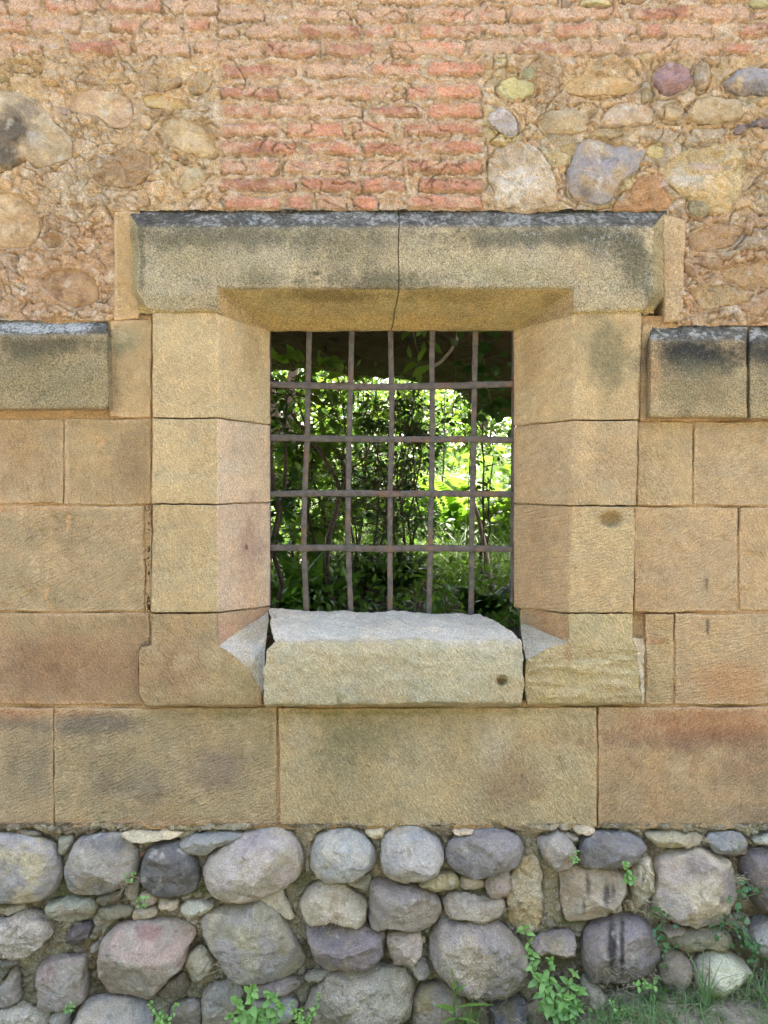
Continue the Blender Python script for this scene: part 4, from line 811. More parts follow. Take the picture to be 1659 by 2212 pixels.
F_([(385, 415), (398, 360), (430, 355), (445, 380), (425, 415)], (166, 160, 128), bulge=.022, sharp=.5, label='small grey green triangular stone'); F_(ell(164, 445, 24, 15, 10), (140, 108, 86), bulge=.02); F_(ell(125, 438, 12, 10), (130, 104, 80), bulge=.02)
F_([(-30, 420), (40, 412), (75, 440), (95, 500), (60, 540), (-30, 530)], (166, 134, 92), bulge=.02, facets=3); F_([(78, 605), (110, 578), (170, 575), (210, 600), (218, 650), (160, 672), (100, 640)], (154, 118, 82), bulge=.02, facets=2, rgb2=(140, 108, 80))
F_(ell(112, 520, 26, 22), (156, 122, 86), bulge=.012); F_(ell(345, 178, 52, 24, 5), (178, 150, 120), bulge=.024, rough=2.2); F_(ell(432, 185, 36, 26, -25), (176, 150, 110), bulge=.024, rough=1.9)
F_(ell(228, 168, 60, 22, 5), (172, 142, 110), bulge=.022, rough=2); F_(ell(55, 145, 46, 18, 4), (190, 162, 120), bulge=.018, rough=1.8); F_(ell(108, 180, 30, 10), (190, 168, 116), bulge=.02); F_(ell(7, 170, 20, 16), (150, 138, 96), bulge=.02)
F_(ell(1290, 8, 40, 12), (196, 186, 140), bulge=.02); F_(ell(1640, 10, 34, 14), (176, 170, 126), bulge=.02); F_(ell(1220, 12, 14, 12), (158, 136, 116), bulge=.02)

for o in [c for c in WALL.children if c.name.split('.')[0] in ('boulder', 'packing_stone', 'field_stone')]:
    cx_ = POLYS[o.name][0][0]; sh = -1790 if cx_ > 1180 else (1790 if cx_ < 480 else 0)      # the wall goes on beyond the frame
    if sh:
        k = o.copy(); sc.collection.objects.link(k); k.parent = WALL; k.location.x += sh * S
        if 'label' in k: del k['label']

# ------------------------------------------------------------------ upper masonry: brick courses, mortar and rubble bedding in one relief
def axis(lo, hi, f0, f1, fine, coarse):
    a = np.arange(f0, f1, fine); return np.concatenate([np.arange(lo, f0, coarse), a, np.arange(f1, hi + coarse, coarse)])
BR = []   # x0, x1, yc, redness
def brow(yc, lst, x0, x1, seed):
    r = random.Random(seed); cur = x0 - r.uniform(0, 70)
    spans = sorted(lst)
    while cur < x1:
        nxt = next((s for s in spans if s[0] >= cur - 12), None)
        if nxt and nxt[0] - cur < 60: BR.append((nxt[0], nxt[1], yc, nxt[2])); cur = nxt[1] + r.uniform(8, 16); continue
        e = cur + r.uniform(95, 150)
        if nxt: e = min(e, nxt[0] - 10)
        if e > x1: e = x1
        if e - cur > 20: BR.append((max(cur, x0), e, yc + r.uniform(-2, 2), r.uniform(.02, .42)))
        cur = e + r.uniform(8, 18)
brow(438, [(488, 600, .85), (622, 676, .7), (690, 745, .45), (765, 812, .8), (880, 1040, .9)], 478, 1042, 1); brow(400, [(477, 640, .95), (655, 775, .92), (785, 872, .85), (910, 1040, .97)], 478, 1042, 2)
brow(361, [(480, 600, .4), (615, 750, .4), (780, 868, .5), (882, 1041, 1.0)], 478, 1042, 3); brow(320, [(478, 640, .95), (665, 778, .9), (785, 910, 1.0), (925, 1040, .85)], 478, 1042, 4)
brow(280, [(480, 600, .5), (620, 740, .75), (760, 850, .45), (875, 1042, .6)], 478, 1042, 5); brow(240, [(485, 580, .4), (585, 660, .4), (665, 780, .3), (800, 905, .6), (925, 1038, .8)], 478, 1042, 6)
brow(200, [(478, 598, .95), (740, 850, .3), (878, 1036, .8)], 478, 1042, 7); brow(152, [(480, 640, .45), (660, 780, .25), (800, 906, .65), (925, 1042, .7)], 478, 1042, 8)
for yc, l, a, b in ((108, [(575, 690, .6), (705, 802, .55), (850, 1000, .5), (1115, 1232, .55), (1560, 1622, .7)], 475, 2400), (69, [(650, 775, .75), (786, 850, .45), (910, 1040, .5), (1196, 1288, .7), (1380, 1430, .6), (1600, 1700, .85)], 475, 2400),
                    (34, [(620, 760, .2), (1100, 1180, .4), (1364, 1488, 1.0), (1495, 1618, .4)], 475, 2400), (-6, [], 475, 2400), (103, [(30, 92, .4), (94, 150, .75), (155, 283, .95)], -800, 475), (54, [(0, 62, .5), (245, 300, .5), (397, 452, .6)], -800, 475), (13, [(100, 208, .45), (235, 346, .6)], -800, 475), (-28, [], -800, 475)):
    brow(yc, l, a, b, int(yc) + 50)
for k in range(2, 32): brow(-6 - 41 * (k - 1), [], -800, 2400, 900 + k)

def upper():
    xs = axis(-800, 2360, -20, 1680, 2.1, 16); ys = axis(-1250, 712, -30, 712, 2.1, 16)
    gx, gy = np.meshgrid(xs, ys, indexing='ij'); px, py = gx.ravel(), gy.ravel()
    X = np.stack([(px - XC) * S, np.zeros(len(px)), ZC + (H - py) * S], 1)
    n1 = fbm(X, 9, 3, 1); n2 = fbm(X, 34, 3, 2); n3 = fbm(X, 95, 2, 3)
    rb = sstep(118, 132, py + n1 * 12) * (1 - sstep(470, 480, px + n2 * 5) * sstep(1047, 1038, px + n2 * 5))    # 1 = rubble bedding
    mort = basecol(X, (228, 194, 158), 3, .14, .06); rubm = basecol(X, (222, 190, 148), 5, .16, .10)
    bro = sstep(430, 520, py + n1 * 60)[:, None] * (sstep(500, 420, px) + sstep(1440, 1480, px))[:, None]
    rubm = rubm * (1 - bro * .75) + basecol(X, (210, 172, 134), 6, .14, .08) * bro * .75
    col = mort * (1 - rb[:, None]) + rubm * rb[:, None]
    ht = n1 * .003 + n2 * .0032 + n3 * .0018
    # bedding: half buried stones, rough lumps, gritty pits, thin cracks
    wp = np.stack([px + fbm(X, 14, 3, 91) * 34, (py + fbm(X, 14, 3, 92) * 26) * 1.35], 1)
    a1, a2, av = worley(wp, 1 / 62., 5); edge = sstep(.0, .16, a2 - a1); a3 = (av * 53.7) % 1; a4 = (av * 91.3) % 1
    big = sstep(.35, .6, av) * np.where(px < 480, .35, .8); ht_r = big * edge * (.004 + .012 * a3) + big * (fbm(X + (av[:, None] * 9), 10, 2, 93)) * .006
    ht_r -= (1 - sstep(.0, .045, a2 - a1)) * .009 * sstep(-.25, .25, n1)
    pal = np.stack([C(190, 160, 126), C(204, 180, 136), C(180, 150, 118), C(200, 188, 140), C(172, 146, 114), C(216, 194, 162), C(176, 168, 148)])[np.minimum((a4 * 7).astype(int), 6)]
    m_ = (big * edge * rb)[:, None] * .75; col = col * (1 - m_) + pal * (1 + .25 * fbm(X, 30, 3, 95)[:, None]) * m_
    c1, c2, cv = worley(np.stack([px + n2 * 14, py + n1 * 20], 1), 1 / 21., 3); lump = sstep(.02, .4, c2 - c1)
    ht_r += n1 * .008 + n2 * .008 + n3 * .004 + (lump - .6) * .010 * sstep(.35, .8, cv) * (1 - big * .8) + (ridged(X, 20, 3, 8) - .6) * .010
    cc = np.stack([.85 + .3 * cv, .85 + .27 * cv, .82 + .3 * cv], 1); rubc = sstep(.35, .9, cv)[:, None] * rb[:, None] * lump[:, None]; col = col * (1 - rubc) + col * cc * rubc
    pale = sstep(.12, .36, fbm(X, 26, 4, 14))[:, None]; col = col * (1 - .6 * pale) + C(240, 220, 190) * .6 * pale
    dkk = sstep(.15, .45, fbm(X, 30, 4, 15))[:, None]; col = col * (1 - .2 * dkk)
    ye = sstep(.1, .45, fbm(X, 7, 3, 16))[:, None] * rb[:, None] * (1 - bro); col = col * (1 - .35 * ye) + col * np.array([1.0, .98, .72]) * .35 * ye
    ht = ht * (1 - rb) + ht_r * rb * np.where(px < 700, .85, .95)
    brick = np.zeros(len(px)); grv = np.zeros(len(px)); red = np.zeros(len(px)); bv = np.zeros(len(px))
    qx = px + n2 * 9 + n1 * 4 + n3 * 3; qy = py + n1 * 5 + n2 * 5 + n3 * 3.2 + (px - 760) * .004
    rr_ = random.Random(5)
    xi_all = np.arange(len(xs)); W = len(ys)
    for x0, x1, yc, rd in BR:
        v = rr_.random()
        i0, i1 = np.searchsorted(xs, [x0 - 14, x1 + 14]); j0, j1 = np.searchsorted(ys, [yc - 26, yc + 26])
        if i1 <= i0 or j1 <= j0: continue
        idx = (np.arange(i0, i1)[:, None] * W + np.arange(j0, j1)[None]).ravel()
        hh = 12.6 + (v - .5) * 3.4
        dx = np.maximum(x0 - qx[idx], qx[idx] - x1); dy = np.abs(qy[idx] - yc) - hh
        d = np.maximum(dx, dy); m = sstep(1.5, -3.5, d) * (1 - rb[idx]); up = m > brick[idx]
        grv[idx] = np.maximum(grv[idx], sstep(-.5, 1.2, d) * sstep(5.5, 2.5, d) * (.35 + .65 * (qy[idx] > yc)) * (1 - rb[idx])); brick[idx] = np.maximum(brick[idx], m); red[idx] = np.where(up, rd, red[idx]); bv[idx] = np.where(up, v, bv[idx])
    wear = fbm(X, 13, 4, 61) * .5 + fbm(X, 50, 3, 62) * .35
    show = sstep(-.22, .22, red - .47 + wear)           # where the fired clay is bare of limewash
    bc = basecol(X, (206, 148, 118), 31, .26, .14) * (1 + .25 * (bv[:, None] - .5)); dk = sstep(.86, .99, red)[:, None] * sstep(-.1, .4, fbm(X, 18, 3, 71))[:, None]; bc = bc * (1 - .32 * dk)
    faded = (mort * .45 + basecol(X, (220, 176, 144), 32, .18, .1) * .55); smr = sstep(.06, .26, fbm(X * [1, 1, 1.8], 17, 4, 66)); show = show * (1 - .85 * smr); k = (brick * show)[:, None]
    col = col * (1 - brick[:, None] * .8) + faded * (brick[:, None] * .8); col = col * (1 - k * .9) + bc * k * .9
    groove = (1 - brick) * (1 - rb)
    ht = ht + brick * (.0035 + .006 * red) + brick * (ridged(X * [1, 1, 2.2], 22, 3, 9) - .6) * .0035 + groove * (ridged(X, 30, 3, 4) - .7) * .004
    # lumps of mortar squeezed out between the courses, thin gaps under some bricks
    lm = sstep(.0, .35, fbm(X * [1, 1, 2.4], 26, 4, 19)) * groove; ht += lm * .010; col = col * (1 - .4 * lm[:, None]) + C(238, 220, 188) * .4 * lm[:, None]
    ht -= grv * .011 * sstep(-.35, .25, fbm(X, 11, 3, 81)) * (1 - brick)
    sm = sstep(.25, .5, fbm(X, 9, 3, 20)) * (1 - rb); ht += sm * .004 + (ridged(X, 40, 2, 24) - .6) * .003 * (1 - rb)
    # stones push through the bedding; mortar laps their rims
    for nme, poly in POLYS.items():
        if not nme.startswith('field_stone'): continue
        cen, T, r_ = poly; m = rr_m = r_.max() + 14
        i0, i1 = np.searchsorted(xs, [cen[0] - m, cen[0] + m]); j0, j1 = np.searchsorted(ys, [cen[1] - m, cen[1] + m])
        if i1 <= i0 or j1 <= j0: continue
        idx = (np.arange(i0, i1)[:, None] * W + np.arange(j0, j1)[None]).ravel(); d = polydist(px[idx], py[idx], poly)
        ht[idx] = np.where(d < 0, ht[idx] * sstep(-12, 0, d) - .02 * sstep(-3, -12, d), ht[idx]) - (.013 if cen[0] > 1000 else .005) * sstep(4, .5, np.abs(d - 1) + n2[idx] * 4) * sstep(-.3, .3, n1[idx] + n2[idx] * .5)
    # bedding bulges a little proud of the ledges and lies back behind the lintel
    wc = X + vnoise(X, 9, .035, 2, 71); ck = (1 - sstep(.0, .04, np.abs(perlin(wc * 8, 72)))) * sstep(-.1, .25, fbm(X, 6, 2, 73)) * (.25 + .75 * rb) + (1 - sstep(.0, .05, np.abs(perlin(wc * [17, 1, 26], 74)))) * sstep(.05, .3, fbm(X, 9, 2, 75))
    ht -= np.clip(ck, 0, 1) * .010
    col = stain(col, X, [(70, 655, 150, 8, (214, 178, 140), .5), (1550, 690, 120, 8, (216, 190, 150), .5), (650, 455, 60, 5, (96, 100, 60), .6), (820, 458, 80, 5, (96, 100, 62), .5)], 33)
    X[:, 1] = -.002 - ht
    keep = None
    qc = gridF(len(xs), len(ys)); cx = px[qc].mean(1); cy = py[qc].mean(1)
    inside = ((cx > 262) & (cx < 1462) & (cy > 476)) | ((cx > 280) & (cx < 1440) & (cy > 455)) | ((cx < 238) & (cy > 692)) | ((cx > 1404) & (cy > 703)); qc = qc[~inside]
    o = mesh('brick_and_rubble', X, qc, M_BRICK, WALL, col=col); return o
upper()

def lower():
    xs = axis(-800, 2360, -20, 1680, 2.2, 16); ys = axis(1778, 2330, 1778, 2240, 2.2, 12)
    gx, gy = np.meshgrid(xs, ys, indexing='ij'); px, py = gx.ravel(), gy.ravel(); W = len(ys)
    X = np.stack([(px - XC) * S, np.zeros(len(px)), ZC + (H - py) * S], 1)
    n1 = fbm(X, 9, 3, 1); n2 = fbm(X, 34, 3, 2); n3 = fbm(X, 90, 2, 3)
    c1, c2, cv = worley(np.stack([px + n2 * 8, py * 1.3 + n1 * 10], 1), 1 / 20., 9); lump = sstep(.02, .5, c2 - c1)
    ht = -.012 + n1 * .014 + n2 * .008 + n3 * .003 + lump * .012 * sstep(.3, .8, cv)
    col = basecol(X, (186, 174, 142), 3, .25, .12); pale = sstep(.0, .35, fbm(X, 12, 3, 14))[:, None]; col = col * (1 - .5 * pale) + basecol(X, (206, 192, 160), 8, .1) * .5 * pale
    soil = sstep(.05, .4, fbm(X, 10, 3, 21) + sstep(1900, 2200, py) * .25)[:, None]; col = col * (1 - .7 * soil) + C(112, 98, 78) * .7 * soil
    peb = (sstep(.55, .8, cv) * lump)[:, None]; col = col * (1 - .5 * peb) + (C(160, 150, 136) * (.7 + .6 * ((cv * 37) % 1)))[:, None].reshape(-1, 1) * 0 + col * 0 + peb * .5 * (C(164, 152, 134)[None] * (.7 + .6 * ((cv * 37) % 1))[:, None]) if False else col * (1 - .5 * peb) + peb * .5 * (C(164, 152, 134)[None] * (.7 + .6 * ((cv * 37) % 1))[:, None])
    moss = [(440, 1920, 26, 14), (1000, 1895, 40, 10), (860, 1890, 30, 12), (1050, 1920, 60, 8), (1055, 2150, 20, 12), (650, 1900, 30, 20), (150, 1930, 60, 20), (1330, 1965, 30, 8), (520, 2120, 20, 10), (300, 1915, 40, 14), (700, 1880, 30, 10), (920, 2030, 14, 20), (1240, 1990, 40, 12), (1400, 1900, 20, 20)]
    col = stain(col, X, [(x, y, a, b, (86, 104, 34), .75) for x, y, a, b in moss], 41)
    col = stain(col, X, [(1160, 1900, 50, 110, (186, 172, 136), .6), (660, 1800, 30, 20, (196, 176, 140), .6), (1150, 1790, 60, 20, (196, 176, 140), .7), (200, 2060, 20, 60, (190, 164, 112), .6), (100, 1795, 60, 8, (196, 176, 140), .6)], 43)
    dmin = np.full(len(px), 99.)
    for nme, poly in POLYS.items():
        if nme.startswith('field_stone'): continue
        cen, T, r_ = poly; m = r_.max() + 30
        i0, i1 = np.searchsorted(xs, [cen[0] - m, cen[0] + m]); j0, j1 = np.searchsorted(ys, [cen[1] - m, cen[1] + m])
        if i1 <= i0 or j1 <= j0: continue
        idx = (np.arange(i0, i1)[:, None] * W + np.arange(j0, j1)[None]).ravel(); d = polydist(px[idx], py[idx], poly); dmin[idx] = np.minimum(dmin[idx], d)
    ht = np.where(dmin < 0, ht - .05 * sstep(0, -10, dmin), ht - .012 * sstep(6, 0, np.abs(dmin)) * sstep(-.3, .4, n1))
    ht += .010 * sstep(1812, 1786, py) * sstep(2, 8, dmin)
    X[:, 1] = -.004 - ht
    mesh('footing_mortar', X, gridF(len(xs), len(ys)), M_SOILW, WALL, col=col)
lower()

def joints():
    xs = axis(-800, 2360, -20, 1680, 3, 20); ys = np.arange(680, 1796, 3.); gx, gy = np.meshgrid(xs, ys, indexing='ij'); px, py = gx.ravel(), gy.ravel()
    X = np.stack([(px - XC) * S, np.zeros(len(px)), ZC + (H - py) * S], 1); n = fbm(X, 7, 3, 51)
    X[:, 1] = np.maximum(.0075 - n * .02, .0042) + fbm(X, 60, 2, 52) * .001
    col = basecol(X, (206, 170, 122), 7, .12); col = stain(col, X, [(1110, 1900, 1, 1, (1, 1, 1), 0)], 3)
    q = gridF(len(xs), len(ys)); cx = px[q].mean(1); cy = py[q].mean(1); q = q[~((cx > 500) & (cx < 1240) & (cy < 1515)) & ~((cx > 340) & (cx < 1360) & (cy < 1500))]
    X[:, 1] = np.where((px > 320) & (px < 1390) & (py < 1530), np.maximum(X[:, 1], .004), X[:, 1])
    mesh('joint_mortar', X, q, M_MORT, WALL, col=col)
joints()

# core of the wall behind the facing, with the opening through it
def boxes(name, lst, mat, parent, rgb, loc='auto'):
    a = Acc()
    for (x0, x1, y0, y1, z0, z1) in lst:
        V = np.array([(x, y, z) for x in (x0, x1) for y in (y0, y1) for z in (z0, z1)], float); F = np.array([(0, 1, 3, 2), (4, 6, 7, 5), (0, 4, 5, 1), (2, 3, 7, 6), (0, 2, 6, 4), (1, 5, 7, 3)]); a.add(V, F, C(*rgb))
    return a.build(name, mat, parent, smooth=False)
wx0, wx1 = P(583, 0, DR)[0] - .07, P(1110, 0, DR)[0] + .07; wz0, wz1 = P(0, 1345, DR)[2] - .10, P(0, 714, DR)[2] + .0
boxes('wall_core', [(-6, wx0, .06, .50, -.3, 5.2), (wx1, 6, .06, .50, -.3, 5.2), (wx0, wx1, .06, .50, -.3, wz0), (wx0, wx1, .16, .22, wz1 + .03, 5.2), (wx0, wx1, .22, .50, wz1 + .22, 5.2)], M_MORT, WALL, (176, 146, 104))

# ------------------------------------------------------------------ iron grille
GR = empty('grille', parent=WALL)
def bar(name, pts, w, hgt, yb, vert, par):
    q = np.array([P(x, y, yb) for x, y in pts]); n = 60; t = np.linspace(0, 1, n); tt = np.linspace(0, 1, len(q))
    q = np.stack([np.interp(t, tt, q[:, k]) for k in range(3)], 1)
    for _ in range(12): q[1:-1] = q[1:-1] * .5 + (q[:-2] + q[2:]) * .25
    q += vnoise(q, 9, .0014, 2, 77) * [1, .5, 1]
    s = 1 + fbm(q, 28, 2, 5) * .12; V = []
    c = .22
    prof = [(-1, -1 + c), (-1 + c, -1), (1 - c, -1), (1, -1 + c), (1, 1 - c), (1 - c, 1), (-1 + c, 1), (-1, 1 - c)]
    for i in range(n):
        sw = s[i]
        if not vert:
            dd = min(abs(q[i, 0] - P(x, 0, yb)[0]) for x in (665, 757, 844, 931, 1022)); sw *= 1 + .22 * max(0, 1 - dd / .018)
        for a, b in prof:
            V.append(q[i] + (np.array([a * w / 2 * sw, b * hgt / 2, 0]) if vert else np.array([0, b * hgt / 2, a * w / 2 * sw])))
    F = [(i * 8 + j, i * 8 + (j + 1) % 8, (i + 1) * 8 + (j + 1) % 8, (i + 1) * 8 + j) for i in range(n - 1) for j in range(8)]
    return mesh(name, np.array(V), np.array(F), M_IRON, par, smooth=False)
YG = .165
for pts in ([(668, 708), (665, 834), (664, 948), (658, 1066), (656, 1184), (662, 1330)], [(760, 708), (757, 834), (754, 948), (752, 1066), (752, 1184), (758, 1330)], [(843, 704), (846, 834), (846, 948), (843, 1066), (842, 1184), (843, 1335)],
            [(934, 708), (933, 834), (933, 948), (932, 1066), (929, 1184), (927, 1335)], [(1027, 708), (1025, 834), (1023, 948), (1021, 1066), (1019, 1184), (1018, 1335)]):
    bar('bar', pts, .0165, .012, YG, True, GR)
for pts in ([(572, 829), (620, 832), (757, 836), (846, 836), (1000, 833), (1118, 829)], [(572, 945), (700, 948), (846, 949), (1020, 949), (1118, 952)], [(572, 1067), (757, 1065), (846, 1067), (960, 1066), (1118, 1068)], [(574, 1183), (757, 1184), (846, 1185), (960, 1184), (1112, 1186)]):
    bar('crossbar', pts, .0195, .016, YG - .001, False, GR)
bar('side_strip', [(1110, 708), (1109, 900), (1107, 1190), (1106, 1300)], .010, .03, YG + .014, True, GR); bar('side_strip', [(583, 712), (582, 900), (582, 1190), (582, 1316)], .005, .03, YG + .014, True, GR)

# ------------------------------------------------------------------ ground, and a pale path added for bounce light
def gz(x, y):
    x = np.asarray(x, float); y = np.asarray(y, float)
    f = .03 + .125 * sstep(.25, .85, x) * sstep(-.9, -.1, y) * sstep(3.5, 1.6, x) + .02 * sstep(-1.2, 0, y) * np.sin(x * 5) * .3
    b = 1.0 + .05 * sstep(.5, 3, y) + .14 * np.clip(y - 2.2, 0, 9) + .05 * np.sin(x * 2.1 + y) + .03 * np.sin(x * 5.3 - y * 3)
    k = sstep(.1, .4, y); far = sstep(20, 40, np.hypot(x, y)); return (f * (1 - k) + b * k) * (1 - far) + far * (2.2 * (y > 0))
def ground():
    xs = np.concatenate([np.linspace(-90, -8, 12), np.linspace(-7, -2, 12), np.linspace(-1.9, 1.9, 150), np.linspace(2, 7, 12), np.linspace(8, 90, 12)])
    ys = np.concatenate([np.linspace(-90, -10, 10), np.linspace(-9, -1, 14), np.linspace(-.95, .0, 50), np.linspace(.05, 1, 16), np.linspace(1.1, 9, 60), np.linspace(10, 90, 12)])
    gx, gy = np.meshgrid(xs, ys, indexing='ij'); X = np.stack([gx.ravel(), gy.ravel(), gz(gx.ravel(), gy.ravel())], 1)
    near = (np.abs(X[:, 0]) < 7) & (np.abs(X[:, 1]) < 9); X[:, 2] += near * (fbm(X, 6, 3, 5) * .02 + fbm(X, 30, 2, 6) * .008)
    o = mesh('ground', X, gridF(len(xs), len(ys))[:, ::-1], M_SOIL, loc=(0, 0, 0)); tag(o, kind='structure')
    o.data.materials.append(M_HUMUS); q = gridF(len(gx), len(gx[0])); o.data.polygons.foreach_set('material_index', (X[q, 1].mean(1) > .2).astype(np.int32))
    xs = np.linspace(-14, 14, 40); ys = np.linspace(-13, -1.5, 30); gx, gy = np.meshgrid(xs, ys, indexing='ij'); z = gz(gx.ravel(), gy.ravel()) + .03
    X = np.stack([gx.ravel(), gy.ravel() + .12 * np.sin(gx.ravel() * 1.7), z], 1)
    o = mesh('path', X, gridF(40, 30)[:, ::-1], M_BOUNCE, loc=(0, -6, 0)); tag(o, kind='structure')  # unseen sheet added behind the camera to bounce warm light onto the wall
ground()

def sky_blocker():
    u = np.linspace(0, 1, 160); v = np.linspace(0, 1, 40); gx, gy = np.meshgrid(u, v, indexing='ij'); x = (gx - .5) * 34; a = gy * math.pi
    X = np.stack([x, -10.5 - 1.0 * np.cos(a) * -1, 6.6 * np.sin(a) ** .6], 2).reshape(-1, 3); X += vnoise(X, .8, .5, 3, 3) + vnoise(X, 5, .12, 2, 4)
    o = mesh('sky_blocker', X, gridF(160, 40), simple_mat('sky_blocker_leaf', (.04, .075, .02), .8, .5, 9, 1, .1)); tag(o, 'unseen leafy screen added to block low sky light in front of the wall', 'sky_blocker')  # unseen from the camera; added to cut low frontal sky light
sky_blocker()

# ------------------------------------------------------------------ dark stone vault beyond the window
def vault():
    xs = np.linspace(-1.9, 1.9, 120); ys = np.linspace(.52, 2.6, 50)
    e = np.interp(xs, [-2, -.66, -.45, -.2, 0, .2, .45, .62, .75, 2], [2.22, 2.26, 2.27, 2.21, 2.22, 2.20, 2.12, 2.02, 1.98, 1.9])
    A = Acc(); gx, gy = np.meshgrid(xs, ys, indexing='ij'); t = (gy - .52) / 2.08; e = 1.6 + (e - 1.6) * 1.115
    z = (2.34 - .03 * np.abs(gx)) * (1 - t ** 2) + np.repeat(e[:, None], 50, 1) * t ** 2
    X = np.stack([gx.ravel(), gy.ravel(), z.ravel()], 1); X += vnoise(X, 5, .05, 3, 3) + vnoise(X, 22, .018, 2, 4)
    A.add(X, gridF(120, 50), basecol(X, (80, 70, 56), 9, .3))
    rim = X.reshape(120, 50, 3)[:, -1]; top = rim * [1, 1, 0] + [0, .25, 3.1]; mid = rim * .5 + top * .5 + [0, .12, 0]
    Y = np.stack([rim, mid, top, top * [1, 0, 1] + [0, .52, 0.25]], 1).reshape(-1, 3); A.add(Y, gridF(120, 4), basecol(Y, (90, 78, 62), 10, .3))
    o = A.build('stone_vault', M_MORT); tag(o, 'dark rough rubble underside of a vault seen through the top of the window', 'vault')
vault()

# ------------------------------------------------------------------ garden beyond the window
G0 = lambda x, y: (x, y, float(gz(x, y)) - .02)
def WX(px, y): return (px - XC) / 1671 * (D + y)          # x of a thing standing at depth y
woody('leafy_shrub', 'leafy shrub with dark forked branches filling the left of the barred window', 'shrub', G0(WX(705, 1.5), 1.5), 1.15, .42, 3, .062, M_LEAF2, 3, 800, lean=(-.10, 0), twigs=42, rad=.013)
woody('leafy_shrub', 'shrub behind the second upright bar with mid green leaves in flat sprays', 'shrub', G0(WX(770, 2.3), 2.3), 1.35, .5, 3, .066, M_LEAF2, 5, 950, twigs=40, rad=.012)
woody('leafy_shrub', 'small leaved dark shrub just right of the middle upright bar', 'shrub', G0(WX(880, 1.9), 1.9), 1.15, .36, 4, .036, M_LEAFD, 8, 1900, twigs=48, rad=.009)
woody('climbing_shrub', 'climbing shrub with a brown stem against the left edge of the window opening', 'shrub', G0(WX(600, .95), .95), 1.25, .16, 2, .05, M_LEAFD, 12, 300, twigs=22, rad=.014)
woody('sapling', 'thin sapling with few leaves beside the rightmost upright bar', 'sapling', G0(WX(1050, 1.7), 1.7), .95, .18, 2, .045, M_LEAFD, 15, 110, twigs=14, rad=.010)
woody('hazel_bush', 'bright broad leaved bush low at the right edge of the window opening', 'bush', G0(WX(1080, 2.6), 2.6), .75, .35, 4, .085, M_LEAF2, 21, 420, twigs=24, rad=.008, lw=1.3)
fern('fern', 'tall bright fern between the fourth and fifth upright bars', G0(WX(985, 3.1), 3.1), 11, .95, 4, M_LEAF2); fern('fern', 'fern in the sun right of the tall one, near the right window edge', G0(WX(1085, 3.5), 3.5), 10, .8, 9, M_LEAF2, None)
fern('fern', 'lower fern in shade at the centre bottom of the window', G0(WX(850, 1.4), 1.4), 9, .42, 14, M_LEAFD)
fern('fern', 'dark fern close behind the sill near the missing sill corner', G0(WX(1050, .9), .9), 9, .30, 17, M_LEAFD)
strapplant('broad_leaf_plant', 'clump of broad strap leaves behind the sill at the left bars', G0(WX(680, 1.25), 1.25), 26, .45, .07, 3, M_LEAF)
strapplant('broad_leaf_plant', 'clump of broad strap leaves in the lower left corner of the window', G0(WX(605, 1.2), 1.2), 22, .40, .075, 6, M_LEAF)
strapplant('broad_leaf_plant', 'clump of broad strap leaves left of the middle upright bar', G0(WX(780, 1.6), 1.6), 24, .45, .06, 7, M_LEAFD)
# bank of undergrowth, weeds and rough grass
def undergrowth():
    rs = np.random.RandomState(5); A = Acc()
    for n, y0, y1, hgt, ls, mt in ((9000, .6, 2.4, .22, .040, 0), (15000, 2.2, 8.5, .42, .060, 1)):
        y = rs.uniform(y0, y1, n); x = rs.uniform(-1, 1, n) * (.35 * (y + 2.4)); z = gz(x, y) + rs.rand(n) ** 1.6 * hgt * (.55 + .6 * (fbm(np.stack([x, y, x * 0], 1), 1.4, 2, 3) + .5))
        d = rs.normal(size=(n, 3)) + [0, -.3, .35]; V, F = leaves(np.stack([x, y, z], 1), d, np.array([0, 0, 1.]) + rs.normal(size=(n, 3)) * .5, ls * rs.uniform(.5, 1.3, n), .8, .1)
        A.add(V, F, leafcol(n, rs, .6 if mt == 0 else .8, 1.3))
    o = A.build('undergrowth', M_LEAF); tag(o, 'low green undergrowth covering the garden bank beyond the bars', 'undergrowth', kind='stuff')
    A = Acc(); c = [G0(rs.uniform(-1.3, 1.6), rs.uniform(1.8, 7.5)) for k in range(120)]; grass_acc(A, c, .12, 9000, .42, .007, 8, .4, colr=(.9, 1.6), dry=.12)
    c = [G0(rs.uniform(.1, 1.2), rs.uniform(1.5, 3.6)) for k in range(50)]; grass_acc(A, c, .10, 4000, .34, .006, 9, .4, colr=(1.1, 1.7), dry=.1)
    o = A.build('garden_grass', M_GRASS); tag(o, 'long uncut grass growing through the garden bank beyond the bars', 'grass', kind='stuff')
undergrowth()
woody('leafy_shrub', 'tangled dark shrub low behind the left crossbars', 'shrub', G0(WX(640, 2.0), 2.0), .95, .45, 4, .045, M_LEAF2, 51, 1300, twigs=60, rad=.009)
woody('leafy_shrub', 'tangle of thin dark twigs and small leaves between the second and fourth upright bars', 'shrub', G0(WX(840, 2.7), 2.7), 1.5, .5, 5, .042, M_LEAFD, 52, 1100, twigs=80, rad=.009)
woody('leafy_shrub', 'shrub with sparse leaves standing in shade behind the third crossbar', 'shrub', G0(WX(930, 3.6), 3.6), 1.3, .5, 4, .05, M_LEAF, 53, 800, twigs=60, rad=.010)
woody('thorn_bush', 'almost leafless tangle of thin dark twigs across the middle of the window', 'bush', G0(WX(800, 1.35), 1.35), 1.05, .42, 5, .026, M_LEAFD, 71, 500, twigs=130, rad=.007)
woody('added_shade_tree', 'tree added on the left so its crown shades the shrubs behind the bars', 'tree', G0(-.9, 4.6), 4.2, 1.4, 3, .12, M_LEAF, 61, 2000, twigs=90, rad=.06, crown_lo=.45)  # put in to cast shade on the left of the garden
proto = None
